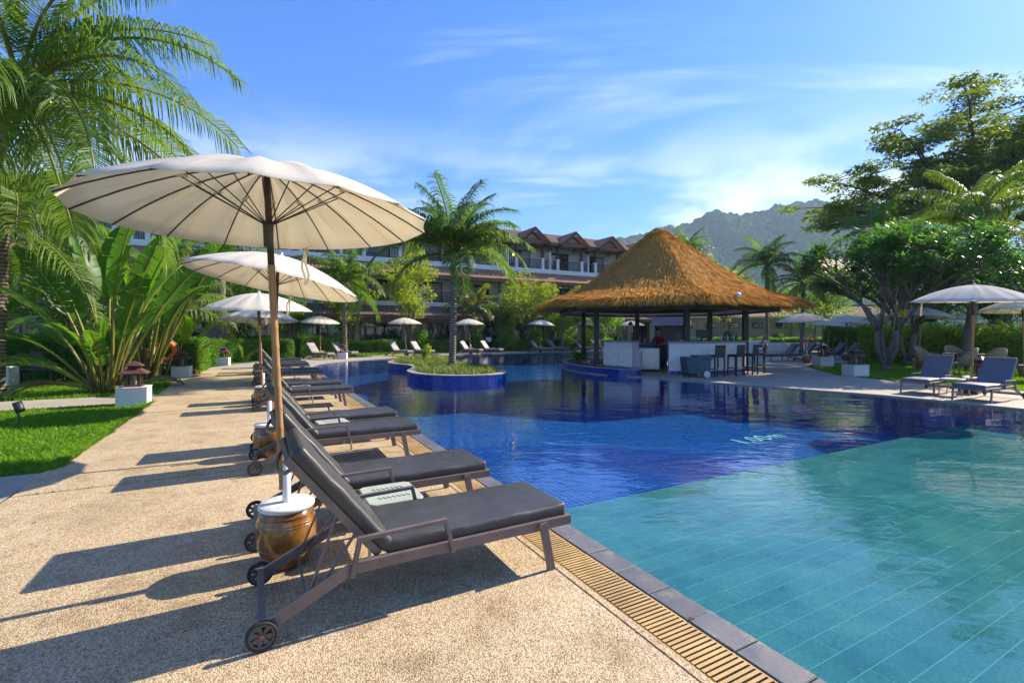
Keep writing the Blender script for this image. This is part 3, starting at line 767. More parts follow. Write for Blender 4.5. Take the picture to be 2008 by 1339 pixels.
# ------------------------------------------------------------------ umbrellas
NR = 16
def canopy_z(r, H=0.38, Rm=1.10):      # height above the rim level
    k = r / Rm
    return H * (1 - k ** 1.75)
def make_umbrella(hrim=2.36, Rm=1.10, H=0.38):
    root = empty("parasol", label="-", cat="parasol")
    ztop = hrim + H
    # canopy: sixteen slack panels between ribs, doubled for thickness
    nr, sub = 9, 4
    vs, fs = [], []
    for layer, dz in ((0, 0.0), (1, -0.006)):
        base = len(vs)
        vs.append((0, 0, hrim + canopy_z(0, H, Rm) + dz))
        for i in range(1, nr + 1):
            r = Rm * i / nr
            for j in range(NR * sub):
                q = 2 * math.pi * j / (NR * sub); k = (j % sub) / sub
                chord = math.cos(math.pi / NR) / math.cos(2 * math.pi / NR * (k - 0.5))
                sagk = math.sin(math.pi * k)
                rr = r * (chord * 0.999) * (1 - 0.012 * sagk)
                z = hrim + canopy_z(r, H, Rm) - 0.016 * sagk * math.sin(math.pi * (0.25 + 0.62 * i / nr)) + dz
                vs.append((rr * math.cos(q), rr * math.sin(q), z))
        N = NR * sub
        for j in range(N):
            f = (base, base + 1 + j, base + 1 + (j + 1) % N); fs.append(f if layer == 0 else f[::-1])
        for i in range(nr - 1):
            for j in range(N):
                a, b = base + 1 + i * N + j, base + 1 + i * N + (j + 1) % N
                f = (a, a + N, b + N, b); fs.append(f if layer == 0 else f[::-1])
        if layer == 1:
            off = len(vs) // 2
            for j in range(N):
                a, b = 1 + (nr - 1) * N + j, 1 + (nr - 1) * N + (j + 1) % N
                fs.append((a, a + off, b + off, b))
    MB().add(vs, fs).build("canopy", "canvas", root, True)
    ribp = [(r, 0, hrim + canopy_z(r, H, Rm) - 0.016) for r in np.linspace(0.03, Rm * 0.992, 9)]
    ribm = MB().tube(ribp, 0.0055, 6).mesh("rib", "rib_steel", True)
    rs = Rm * 0.46; zs = hrim + canopy_z(rs, H, Rm) - 0.03; zrun = ztop - 0.40
    strm = MB().tube([(0.03, 0, zrun), (rs, 0, zs)], 0.0042, 5).mesh("strut", "rib_steel", True)
    pocket = MB().box((rs, 0, zs + 0.008), (0.07, 0.028, 0.014)).mesh("pocket", "canvas")
    for k in range(NR):
        q = 2 * math.pi * k / NR
        o = link("rib", ribm, root); o.rotation_euler = (0, 0, q)
        o2 = link("strut", strm, root); o2.rotation_euler = (0, 0, q)
        o3 = link("pocket", pocket, o)
    MB().tube([(0, 0, zrun - 0.16), (0, 0, zrun - 0.02), (0, 0, zrun + 0.012)], [0.031, 0.034, 0.040], 14).build("runner", "rib_steel", root, True)
    zp = np.linspace(0.50, zrun - 0.30, 12); prf = []
    for i, z in enumerate(zp):
        prf += [(0, 0, z - 0.012), (0, 0, z), (0, 0, z + 0.012)]
    MB().tube(prf, [0.0235, 0.0262, 0.0235] * len(zp), 12).build("bamboo_pole", "bamboo", root, True)
    MB().tube([(0, 0, zrun - 0.30), (0, 0, ztop - 0.01)], 0.022, 12).build("upper_pole", "dark_wood", root, True)
    MB().lathe([(0.05, ztop - 0.012), (0.045, ztop + 0.008), (0.018, ztop + 0.02), (0.014, ztop + 0.05), (0.0, ztop + 0.056)], 12).build("finial", "white_paint", root, True)
    q = 2 * math.pi * 4.5 / NR
    ex, ey = Rm * 0.93 * math.cos(q), Rm * 0.93 * math.sin(q)
    stp = MB()
    for k, dx in enumerate((0.0, 0.03)):
        a = Vector((ex * 1.03 + dx, ey * 1.03, hrim + 0.01)); prev = a
        for i in range(1, 8):
            nx = a + Vector((0.012 * math.sin(i * 1.3 + k), 0.012 * math.cos(i + k), -0.050 * i))
            stp.bar(prev, nx, 0.020, 0.003, (0, 1, 0)); prev = nx
    stp.build("tie_strap", "canvas", root)
    return root
umb = Kind(make_umbrella())

# glazed jars filled with cement hold the poles
def make_jar():
    root = empty("parasol_jar", label="-", cat="jar")
    prof = [(0.0, 0.0), (0.150, 0.0), (0.168, 0.02), (0.205, 0.14), (0.222, 0.23), (0.220, 0.31), (0.205, 0.37), (0.196, 0.385), (0.203, 0.395), (0.203, 0.405), (0.190, 0.412), (0.190, 0.44), (0.0, 0.44)]
    MB().lathe(prof, 40).build("jar_body", "glazed_jar", root, True)
    for z, r in ((0.155, 0.2145), (0.33, 0.2185), (0.35, 0.2135)):
        MB().lathe([(r - 0.006, z - 0.006), (r + 0.001, z), (r - 0.006, z + 0.006)], 40).build("jar_ridge", "glazed_jar", root, True)
    MB().lathe([(0.0, 0.436), (0.190, 0.436), (0.205, 0.448), (0.207, 0.466), (0.196, 0.476), (0.10, 0.480), (0.0, 0.480)], 40).build("cement_lid", "worn_lid", root, True)
    MB().lathe([(0.036, 0.478), (0.031, 0.50), (0.0305, 0.80), (0.0, 0.802)], 16).build("sleeve", "white_pipe", root, True)
    return root
jar = Kind(make_jar())

def parasol(loc, label, group, lean=(0, 0), scale=1.0, spin=0.0, jlabel=None, zoff=0.0, jar_s=0.88, jz=0.0, cant=0.0):
    o = umb.place((loc[0], loc[1], zoff), spin, label, group, scale)
    o.rotation_mode = 'XYZ'
    m_ = Matrix.Rotation(lean[0], 4, 'X') @ Matrix.Rotation(lean[1], 4, 'Y') @ Matrix.Rotation(spin, 4, 'Z')
    o.rotation_euler = m_.to_euler()
    if cant:
        hub = Vector((0, 0, 2.5)); mc_ = Matrix.Translation(hub) @ Matrix.Rotation(cant, 4, 'Y') @ Matrix.Translation(-hub)
        for ch in kids(o):
            if "pole" not in ch.name: ch.matrix_basis = mc_ @ ch.matrix_basis
    if jlabel:
        jar.place((loc[0], loc[1], jz), random.uniform(0, 6), jlabel, "jars holding the parasols", jar_s)
    return o
GW = "parasols along the left walkway"
p = R(3.70, 0.17); p.x += 0.03; parasol(p, "big cream parasol in the foreground, seen from below", GW, (RAD(0.0), RAD(-3.0)), 1.0, RAD(0), "brown glazed jar with worn white top in the foreground", 0.02, cant=RAD(2.2))
p = R(7.0, 0.17); parasol(p, "cream parasol just behind the foreground one, tilted to the right", GW, (RAD(-6.0), RAD(-0.5)), 1.0, RAD(4), "brown glazed jar between the third and fourth loungers", -0.08, cant=RAD(7))
p = R(11.95, 0.17); parasol(p, "white parasol third along the left walkway, its sunlit top showing", GW, (RAD(2.5), RAD(-1.0)), 1.0, RAD(9), "brown jar third along the left walkway, between loungers", -0.27)
p = R(16.95, 0.17); parasol(p, "white parasol fourth along the left walkway, low cream underside showing", GW, (RAD(-4.0), RAD(-3.0)), 1.05, RAD(2), "brown jar fourth along the left walkway, among far loungers", -0.48)
p = R(21.2, 0.17); parasol(p, "white parasol farthest along the left walkway, half hidden behind the others", GW, (RAD(3.0), RAD(3)), 1.05, RAD(6), "brown jar farthest along the left walkway", -0.30)

# small plastic side tables
def make_side_table():
    root = empty("side_table", label="-", cat="side table")
    bm = bmesh.new(); mb = MB()
    top = MB().prism([(x * 0.225, y * 0.20) for x, y in [(-1, -.82), (-.85, -1), (.85, -1), (1, -.82), (1, .82), (.85, 1), (-.85, 1), (-1, .82)]], 0.345, 0.372)
    top.build("table_top", "table_plastic", root, bevel=0.006)
    slot = MB().box((0, 0, 0), (0.045, 0.007, 0.003)).mesh("slot", "dark_gap")
    for gx in (-0.105, 0.0, 0.105):
        for k in range(7):
            o = link("slot", slot, root); o.location = (gx, -0.105 + k * 0.035, 0.3728); o.rotation_euler = (0, 0, RAD(28))
    for sx in (-1, 1):
        pts = [(sx * 0.20, -0.20, 0.0), (sx * 0.195, -0.175, 0.28), (sx * 0.19, -0.13, 0.335), (sx * 0.19, 0.13, 0.335), (sx * 0.195, 0.175, 0.28), (sx * 0.20, 0.20, 0.0)]
        MB().tube(pts, 0.013, 8).build("leg_loop", "table_plastic", root, True)
    return root
tbl = Kind(make_side_table())
for s, t_, lab in ((3.68, 0.92, "pale green slatted side table between the two nearest loungers"), (6.98, 0.95, "pale green side table between third and fourth loungers of the row"),
                   (11.9, 0.95, "pale side table between fifth and sixth loungers of the row"), (16.95, 0.95, "pale side table between seventh and eighth loungers of the row")):
    tbl.place(R(s, t_), ROW + RAD(90) + random.uniform(-.1, .1), lab, "plastic side tables beside the walkway loungers")

# ------------------------------------------------------------------ island planter and bar planter
def ring_wall(name_top, poly, w, ztop, zbot, root, wallmat="mosaic_blue", rimmat="granite_far"):
    n = len(poly); wallb, rimb = MB(), MB()
    ar = sum(poly[i].x * poly[(i + 1) % n].y - poly[(i + 1) % n].x * poly[i].y for i in range(n))
    sg = 1 if ar > 0 else -1
    ins = []
    for i in range(n):
        d_ = (poly[(i + 1) % n] - poly[i - 1]).normalized(); ins.append(poly[i] + Vector((-d_.y, d_.x)) * w * sg)
    for i in range(n):
        j = (i + 1) % n; a, b, c, d_ = poly[i], poly[j], ins[j], ins[i]
        wallb.add([(*a, zbot), (*b, zbot), (*b, ztop - 0.03), (*a, ztop - 0.03)], [(0, 1, 2, 3)])
        wallb.add([(*d_, ztop - 0.03), (*c, ztop - 0.03), (*c, zbot), (*d_, zbot)], [(0, 1, 2, 3)])
        o_ = 0.02; na = (a - d_).normalized() * o_; nb = (b - c).normalized() * o_
        rimb.add([(*(a + na), ztop - .03), (*(b + nb), ztop - .03), (*(b + nb), ztop), (*(a + na), ztop), (*c, ztop), (*d_, ztop), (*c, ztop - .03), (*d_, ztop - .03)],
                 [(0, 1, 2, 3), (3, 2, 4, 5), (5, 4, 6, 7), (7, 6, 1, 0)])
    wallb.build("tiled_wall", wallmat, root); rimb.build("rim", rimmat, root)
    # upright tiles on the visible front, one by one
    return ins
isl_raw = [(-5.15, 20.8), (-4.35, 20.0), (-3.85, 18.6), (-3.72, 17.0), (-3.1, 15.7), (-1.9, 15.0), (-0.75, 15.3), (-0.18, 16.4), (-0.55, 17.8), (-1.45, 19.2), (-2.2, 21.0), (-2.9, 23.4), (-4.0, 25.4), (-5.2, 25.6), (-5.75, 24.0), (-5.7, 22.0)]
ISL = smooth_poly(isl_raw, 4)
isl = empty("island_planter", (0, 0, 0), 0, "kidney shaped blue tiled planter island in the pool under the palm", "planter")
ins = ring_wall("rim", ISL, 0.24, 0.26, -0.95, isl)
sheet("soil", ins, [], 0.20, "soil", isl)
n = len(ISL); tl = MB().box((0, 0, 0), (0.085, 0.008, 0.19)).mesh("wall_tile", "mosaic_blue"); cnt = 0
per = [(ISL[(i + 1) % n] - ISL[i]).length for i in range(n)]; acc = 0.0
for i in range(n):
    a, b = ISL[i], ISL[(i + 1) % n]; d_ = (b - a).normalized(); L = per[i]
    out_n = Vector((d_.y, -d_.x))
    if out_n.dot(-(a + b) / 2) < 0 : continue
    k = max(1, int(L / 0.092))
    for j in range(k):
        if cnt >= 290: break
        c = a.lerp(b, (j + .5) / k) + out_n * 0.003
        o = link("wall_tile", tl, isl); o.location = (c.x, c.y, 0.10); o.rotation_euler = (0, 0, math.atan2(d_.y, d_.x)); cnt += 1
def blades(poly, n, hmin, hmax, w, z, mat, name, lean=0.35, parent=None):
    xs_ = [p[0] for p in poly]; ys_ = [p[1] for p in poly]; pts = []
    while len(pts) < n:
        c = rng.uniform((min(xs_), min(ys_)), (max(xs_), max(ys_)), (n, 2))
        pts += [q for q in c if inside(q, poly)]
    P = np.array(pts[:n]); P = np.concatenate([P, np.full((n, 1), z)], 1)
    q = rng.uniform(0, 2 * math.pi, n); side = np.stack([np.cos(q), np.sin(q), np.zeros(n)], 1)
    ln = rng.normal(0, lean, (n, 2)); h = rng.uniform(hmin, hmax, n)[:, None]
    tip = P + np.concatenate([ln, np.ones((n, 1))], 1) * h
    mid = P + np.concatenate([ln * 0.35, np.ones((n, 1)) * 0.6], 1) * h
    v = np.stack([P - side * w / 2, P + side * w / 2, mid + side * w * 0.42, tip, mid - side * w * 0.42], 1).reshape(-1, 3)
    return link(name, np_mesh(name, v, np.arange(5 * n).reshape(n, 5), mat), parent)
g = blades(ins, 6500, 0.10, 0.30, 0.028, 0.20, "grass_pale", "spider_grass", 0.5); tag(g, "pale striped grass filling the island planter", "grass", kind="stuff")

HX, HY = 6.71, 22.0
bp_raw = [(4.3, 17.52), (3.25, 18.62), (2.55, 20.2), (2.34, 22.2), (2.8, 24.2), (4.2, 26.0), (5.0, 25.3), (3.9, 23.9), (3.45, 22.2), (3.6, 20.6), (4.15, 19.4), (4.9, 18.1)]
BPL = smooth_poly(bp_raw, 3)
bpl = empty("bar_planter", (0, 0, 0), 0, "low blue tiled planter curving round the water side of the bar", "planter")
bins = ring_wall("rim", BPL, 0.2, 0.26, -0.95, bpl)
sheet("soil", bins, [], 0.20, "soil", bpl)

# ------------------------------------------------------------------ thatched pool bar
bar = empty("thatched_bar", (HX, HY, 0), 0, "open hexagonal pool bar with thatched roof and black posts", "bar hut")
def hexp(r, k, z): q = RAD(60 * k); return Vector((r * math.sin(q), -r * math.cos(q), z))
for k in range(6):
    a = hexp(3.63, k, 0.0)
    z0 = 0.2 if k in (4, 5) else 0.0
    MB().box((0, 0, (2.78 + z0) / 2), (0.20, 0.20, 2.78 - z0)).build("post", "frame_black", bar, bevel=0.01).location = (a.x, a.y, 0)
    bar.children  # keep
for k in range(6):
    a, b = hexp(3.63, k, 2.70), hexp(3.63, k + 1, 2.70)
    MB().bar(a, b, 0.14, 0.20).build("ring_beam", "frame_black", bar)
    a, b = hexp(4.9, k, 2.50), hexp(4.9, k + 1, 2.50)
    MB().bar(a, b, 0.06, 0.10).build("eave_beam", "frame_black", bar)
    c1, c2 = hexp(4.85, k, 2.56), hexp(4.85, k + 1, 2.56); e1, e2 = hexp(2.0, k, 3.9), hexp(2.0, k + 1, 3.9)
    MB().add([c1, c2, e2, e1], [(0, 1, 2, 3)]).build("ceiling_panel", "ceiling_grey", bar)
    MB().bar(hexp(4.9, k, 2.58), hexp(0.2, k, 5.75), 0.10, 0.14).build("hip_rafter", "frame_black", bar)
# roof profile: concave, flaring at the eaves
RP = [(0.0, 6.38), (0.3, 6.22), (1.2, 5.56), (2.4, 4.64), (3.5, 3.82), (4.4, 3.33), (5.2, 3.06), (5.75, 2.90), (5.95, 2.76), (5.80, 2.67), (5.2, 2.74), (4.4, 2.92)]
def rprof(u):
    n_ = 8; x = u * n_; i = min(int(x), n_ - 1); f = x - i
    return (RP[i][0] * (1 - f) + RP[i + 1][0] * f, RP[i][1] * (1 - f) + RP[i + 1][1] * f)
def rpoint(k, f, u, r_off=0.0):
    r, z = rprof(u); a, b = hexp(r + r_off, k, z), hexp(r + r_off, k + 1, z)
    p = a.lerp(b, f); rnd = 1 + 0.035 * (1 - abs(2 * f - 1) ** 2) * 1.2
    return Vector((p.x * rnd, p.y * rnd, p.z))
for k in range(6):
    mb = MB(); NF = 14
    ring_ = []
    for r, z in RP:
        row = []
        for j in range(NF + 1):
            f = j / NF; p = hexp(r, k, z).lerp(hexp(r, k + 1, z), f); rnd = 1 + 0.042 * (1 - abs(2 * f - 1) ** 2)
            wob = 0.02 * math.sin(j * 2.7 + k) * (r > 1)
            row.append((p.x * rnd, p.y * rnd, p.z + wob))
        ring_.append(row)
    vs = [q for row in ring_ for q in row]; W_ = NF + 1
    fs = [(i * W_ + j, (i + 1) * W_ + j, (i + 1) * W_ + j + 1, i * W_ + j + 1) for i in range(len(RP) - 1) for j in range(NF)]
    base = MB().add(vs, fs).build("thatch_face", "thatch_base", bar, True)
    # straw strands lying down the slope, thick fringe at the eave
    n_ = 5200 if k in (0, 5) else (2600 if k in (4, 1) else 900)
    P0, D0, N0, LL = [], [], [], []
    for _ in range(n_):
        u = random.random() ** 0.6; f = random.random()
        if u > 0.985: u = 0.985
        p = rpoint(k, f, u); p2 = rpoint(k, f, min(1.0, u + 0.02))
        d_ = (p2 - p).normalized()
        nn = Vector((p.x, p.y, 0)).normalized() * 0.55 + Vector((0, 0, 0.83)); nn = (nn - d_ * nn.dot(d_)).normalized()
        sd = d_.cross(nn)
        d_ = (d_ + sd * random.gauss(0, 0.16) + nn * random.gauss(0.03, 0.07)).normalized()
        P0.append(p + nn * random.uniform(-0.01, 0.05)); D0.append(d_); N0.append((nn + sd * random.gauss(0, .4)).normalized()); LL.append(random.uniform(0.22, 0.6))
    for _ in range(int(n_ * 0.45)):
        u = random.uniform(0.88, 1.0); f = random.random(); p = rpoint(k, f, u)
        ro = Vector((p.x, p.y, 0)).normalized()
        d_ = (ro * random.uniform(0.15, 0.9) + Vector((random.gauss(0, .2), random.gauss(0, .2), -1))).normalized()
        P0.append(p + Vector((0, 0, random.uniform(-0.08, 0.05)))); D0.append(d_); N0.append((ro + Vector((random.gauss(0, .4), random.gauss(0, .4), 0.2))).normalized()); LL.append(random.uniform(0.12, 0.28))
    v_, q_ = leaf_quads(np.array(P0), np.array(D0), np.array(N0), np.array(LL), rng.uniform(0.012, 0.034, len(P0)))
    link("straw", np_mesh("straw", v_, q_, "straw"), base)["kind"] = "stuff"
for k in (0, 1, 5):
    P0, D0, N0, LL = [], [], [], []
    for _ in range(420):
        u = random.uniform(.03, .9); p = rpoint(k, random.gauss(0, .012) % 1.0 if random.random() < .5 else abs(random.gauss(0, .02)), u)
        p = rpoint(k, 0.0, u); ro = Vector((p.x, p.y, 0)).normalized(); sd = Vector((-ro.y, ro.x, 0)) * random.choice((-1, 1))
        d_ = (ro * .6 + Vector((0, 0, -.55)) + sd * random.uniform(.1, .9) + Vector((random.gauss(0, .25), random.gauss(0, .25), random.gauss(0, .25)))).normalized()
        P0.append(p + Vector((0, 0, random.uniform(.01, .06)))); D0.append(d_); N0.append((Vector((0, 0, 1)) + ro * .4 + sd * .3).normalized()); LL.append(random.uniform(.12, .34))
    v_, q_ = leaf_quads(np.array(P0), np.array(D0), np.array(N0), np.array(LL), rng.uniform(0.015, 0.04, len(P0)))
    link("hip_tuft", np_mesh("hip_tuft", v_, q_, "straw"), bar)["kind"] = "stuff"
capm = MB().lathe([(0.42, 6.02), (0.30, 6.28), (0.14, 6.40), (0.0, 6.42)], 10).build("ridge_cap", "thatch_base", bar, True)
sp = MB().lathe([(0.0, 0), (0.075, 0), (0.085, 0.28), (0.06, 0.30), (0.0, 0.30)], 12).build("loudspeaker", "white_pipe", bar, True); sp.location = (1.1, -5.35, 2.70); sp.rotation_euler = (RAD(20), RAD(10), 0)
MB().prism([hexp(4.6, k, 0)[:2] for k in (0, 1, 2, 3)] + [hexp(3.2, 4, 0)[:2], hexp(3.2, 5, 0)[:2]][:0] + [(-1.9, 3.0), (-2.6, 0), (-2.2, -2.4)], -0.3, 0.006).build("bar_floor", "pale_concrete", bar)

# bar counters, tiled white with a blue plinth: tiles as single pieces on the faces toward the pool
def counter(name, pts, h, depth, label, tilew=0.20, tileh=0.20):
    root = empty(name, (0, 0, 0), 0, label, "bar counter")
    core, top = MB(), MB(); nt = 0
    tm = MB().box((0, 0, 0), (tilew - 0.008, 0.010, tileh - 0.008)).mesh("white_tile", "white_pipe")
    tb = MB().box((0, 0, 0), (tilew - 0.008, 0.010, 0.142)).mesh("blue_tile", "mosaic_blue")
    for a, b in zip(pts, pts[1:]):
        a, b = Vector(a), Vector(b); d_ = (b - a).normalized(); nin = Vector((-d_.y, d_.x)); L = (b - a).length
        if nin.dot((a + b) / 2) < 0: nin = -nin
        q = [a, b, b + nin * depth, a + nin * depth]
        core.prism(q if (b - a).cross(nin) > 0 else q[::-1], 0.0, h - 0.06)
        q = [a - nin * .08 - d_ * .05, b - nin * .08 + d_ * .05, b + nin * (depth + .05) + d_ * .05, a + nin * (depth + .05) - d_ * .05]
        top.prism(q if (b - a).cross(nin) > 0 else q[::-1], h - 0.06, h + 0.002 * len(top.v) / 8)
        k = max(1, round(L / tilew))
        for j in range(k):
            c = a.lerp(b, (j + .5) / k) - nin * 0.004
            for r_ in range(6):
                if r_ == 0: o = link("blue_tile", tb, root); o.location = (c.x, c.y, 0.078)
                elif r_ < 6:
                    z_ = 0.16 + (r_ - 0.5) * tileh
                    if z_ + tileh / 2 > h - 0.055: continue
                    o = link("white_tile", tm, root); o.location = (c.x, c.y, z_)
                o.rotation_euler = (0, 0, math.atan2(d_.y, d_.x)); o.scale = (L / k / tilew, 1, 1)
    core.build("counter_body", "white_paint", root); top.build("counter_top", "counter_top", root, bevel=0.01)
    return root
counter("bar_counter", [(3.84, 20.0), (4.80, 19.1)], 1.28, 0.55, "short white tiled bar counter with blue base beside the water")
counter("bar_counter", [(5.95, 18.10), (6.95, 17.85), (8.2, 18.35), (9.3, 19.15), (9.95, 20.3)], 1.27, 0.55, "long curved white tiled bar counter behind the bar stools")
o = empty("back_counter", (0, 0, 0), 0, "dark tiled back counter under the thatched roof", "bar counter")
MB().prism([(5.0, 22.6), (7.2, 22.2), (7.3, 22.9), (5.1, 23.3)], 0, 1.05).build("cabinet", "mosaic_blue", o)
MB().prism([(4.95, 22.55), (7.25, 22.12), (7.35, 22.95), (5.05, 23.35)], 1.051, 1.10).build("worktop", "counter_top", o)
f_ = empty("fridge", (5.75, 20.0, 0.0), RAD(-15), "stainless steel under-counter fridge in the bar opening", "fridge")
MB().box((0, 0, 0.52), (0.80, 0.62, 0.88)).build("body", "steel_brushed", f_, bevel=0.01)
MB().box((0, -0.318, 0.52), (0.76, 0.02, 0.80)).build("door", "steel_brushed", f_, bevel=0.006); MB().bar((-0.33, -0.345, 0.3), (-0.33, -0.345, 0.8), 0.02, 0.02).build("handle", "black_metal", f_)
for sx in (-1, 1):
    for sy in (-1, 1): MB().box((sx * .34, sy * .25, 0.04), (0.05, 0.05, 0.08)).build("leg", "black_metal", f_)
bd = MB().box((0, 0, 0.55), (0.42, 0.03, 0.78)).build("menu_board", "pink_board"); bd.location = (4.98, 19.25, 0.02); bd.rotation_euler = (RAD(6), 0, RAD(-20)); tag(bd, "pale pink board leaning at the end of the short counter", "board")
mc = empty("coffee_machine", (5.15, 20.9, 0.0), RAD(-10), "small white and black machine standing on a stand behind the opening", "machine")
MB().box((0, 0, 0.85), (0.42, 0.36, 0.34)).build("body", "white_pipe", mc, bevel=0.02); MB().box((0, -0.185, 0.90), (0.28, 0.02, 0.08)).build("display", "black_metal", mc); MB().box((0, 0, 0.34), (0.38, 0.34, 0.68)).build("stand", "black_metal", mc)
mon = empty("monitor", (7.55, 19.0, 1.275), RAD(10), "black flat monitor standing on the long bar counter", "monitor")
MB().box((0, 0, 0.27), (0.52, 0.04, 0.34)).build("screen", "black_metal", mon, bevel=0.006); MB().box((0, 0, 0.06), (0.06, 0.05, 0.12)).build("stand", "black_metal", mon); MB().box((0, 0, 0.008), (0.22, 0.16, 0.016)).build("base", "black_metal", mon)
def make_bottle(m):
    root = empty("bottle", label="-", cat="bottle")
    MB().lathe([(0, 0), (0.036, 0), (0.038, 0.02), (0.038, 0.17), (0.030, 0.20), (0.014, 0.225), (0.013, 0.29), (0.0, 0.29)], 12).build("glass", m, root, True)
    MB().lathe([(0, 0.285), (0.015, 0.285), (0.015, 0.31), (0, 0.31)], 10).build("cap", "black_metal", root)
    return root
bg, bc = Kind(make_bottle("bottle_green")), Kind(make_bottle("bottle_clear"))
for i in range(6):
    (bg if i % 2 else bc).place((8.15 + i * 0.17, 18.62 + i * 0.105, 1.272), 0, "small bottle among those standing on the long bar counter", "bottles on the long counter")
for i in range(8):
    (bc if i % 3 else bg).place((5.2 + i * 0.22, 22.9 - i * 0.04, 1.101), 0, "small bottle among those standing on the dark back counter", "bottles on the back counter")

def make_stool():
    root = empty("bar_stool", label="-", cat="bar stool")
    for sx in (-1, 1):
        for sy in (-1, 1): MB().bar((sx * 0.205, sy * 0.19, 0.0), (sx * 0.195, sy * 0.18, 0.74), 0.042, 0.042, (0, 1, 0)).build("leg", "wicker_dark", root)
    MB().box((0, 0, 0.745), (0.44, 0.42, 0.09)).build("seat", "wicker_dark", root, bevel=0.012)
    MB().bar((0, -0.20, 0.78), (0, -0.235, 1.15), 0.42, 0.04, (0, 1, 0)).build("backrest", "wicker_dark", root, bevel=0.012)
    for sx in (-1, 1): MB().bar((sx * .2, -.185, 0.28), (sx * .2, .185, 0.28), 0.026, 0.03).build("stretcher", "wicker_dark", root)
    MB().bar((-.2, .185, 0.30), (.2, .185, 0.30), 0.026, 0.03).build("footrest", "steel_brushed", root)
    MB().bar((-.2, -.187, 0.30), (.2, -.187, 0.30), 0.026, 0.03).build("rear_footrest", "steel_brushed", root)
    return root
stool = Kind(make_stool())
for x, y, r_, lab in ((7.42, 17.35, 14, "black wicker bar stool nearest the blue ice cart"), (8.32, 17.75, 26, "black wicker bar stool second from the blue ice cart"), (9.12, 18.30, 38, "black wicker bar stool third from the ice cart, partly hidden"), (9.85, 19.05, 55, "black wicker bar stool farthest from the ice cart, at the counter's end")):
    stool.place((x, y, 0), RAD(r_), lab, "bar stools at the thatched bar")
ct = empty("ice_cart", (6.62, 17.25, 0.006), RAD(4), "blue grey plastic ice cart on wheels in front of the bar", "ice cart")
MB().add([(-.40, -.28, .14), (.42, -.28, .10), (.42, .28, .10), (-.40, .28, .14), (-.46, -.30, .66), (.46, -.30, .66), (.46, .30, .66), (-.46, .30, .66)], [(3, 2, 1, 0), (4, 5, 6, 7), (0, 1, 5, 4), (1, 2, 6, 5), (2, 3, 7, 6), (3, 0, 4, 7)]).build("body", "cart_plastic", ct, bevel=0.03)
for k in range(7): MB().box((-0.36 + k * 0.075, -0.298, 0.42), (0.03, 0.02, 0.36)).build("rib", "cart_plastic", ct, bevel=0.004)
MB().box((-0.17, 0, 0.685), (0.56, 0.60, 0.05)).build("lid", "cart_plastic", ct, bevel=0.015); MB().box((0.20, 0, 0.72), (0.52, 0.60, 0.12)).build("lid", "cart_plastic", ct, bevel=0.03)
MB().tube([(0.47, -.22, 0.62), (0.54, -.22, 0.66), (0.54, .22, 0.66), (0.47, .22, 0.62)], 0.018, 8).build("handle", "cart_plastic", ct, True)
for sy in (-1, 1):
    o = MB().lathe([(0.02, -.02), (0.10, -.025), (0.115, -.02), (0.115, .02), (0.10, .025), (0.02, .02)], 20).build("wheel", "white_paint", ct, True); o.location = (0.28, sy * 0.31, 0.115); o.rotation_euler = (RAD(90), 0, 0)
    o = MB().lathe([(0.01, -.015), (0.05, -.015), (0.05, .015), (0.01, .015)], 14).build("caster", "rubber", ct, True); o.location = (-0.30, sy * 0.2, 0.05); o.rotation_euler = (RAD(90), 0, 0)
    MB().box((-0.30, sy * 0.2, 0.115), (0.06, 0.06, 0.05)).build("caster_fork", "black_metal", ct)

# ------------------------------------------------------------------ hotel building along the far side
SF = 40.0                                     # facade line, along P
hotel = empty("hotel_building", (0, 0, 0), 0, "long three storey hotel with brown tiled roofs and gabled top balconies", "building")
def F(t_, z, out_=0.0): return R(SF - out_, t_, z)
def fbox(mb, t0, t1, z0, z1, o0, o1):
    pts = [F(t0, z0, o0), F(t1, z0, o0), F(t1, z0, o1), F(t0, z0, o1), F(t0, z1, o0), F(t1, z1, o0), F(t1, z1, o1), F(t0, z1, o1)]
    return mb.add(pts, [(0, 1, 2, 3), (7, 6, 5, 4), (4, 5, 1, 0), (5, 6, 2, 1), (6, 7, 3, 2), (7, 4, 0, 3)])
T0, T1, BAY = -24.0, 40.2, 4.7
fbox(MB(), T0, T1, 0, 3.9, 0.0, -6).build("ground_wall", "plaster_beige", hotel)
fbox(MB(), T0, T1, 3.9, 7.4, -1.2, -6).build("middle_wall", "plaster_white", hotel)
fbox(MB(), T0, T1, 7.4, 11.0, -1.6, -6).build("upper_wall", "plaster_white", hotel)
fbox(MB(), T0, T1, 3.86, 4.22, 0.35, -1.2).build("balcony_slab", "plaster_white", hotel)
fbox(MB(), T0, T1, 7.38, 7.80, 0.30, -1.6).build("balcony_slab", "plaster_white", hotel)
fbox(MB(), T0, T1, 6.95, 7.36, 0.10, -1.2).build("middle_soffit", "plaster_white", hotel)
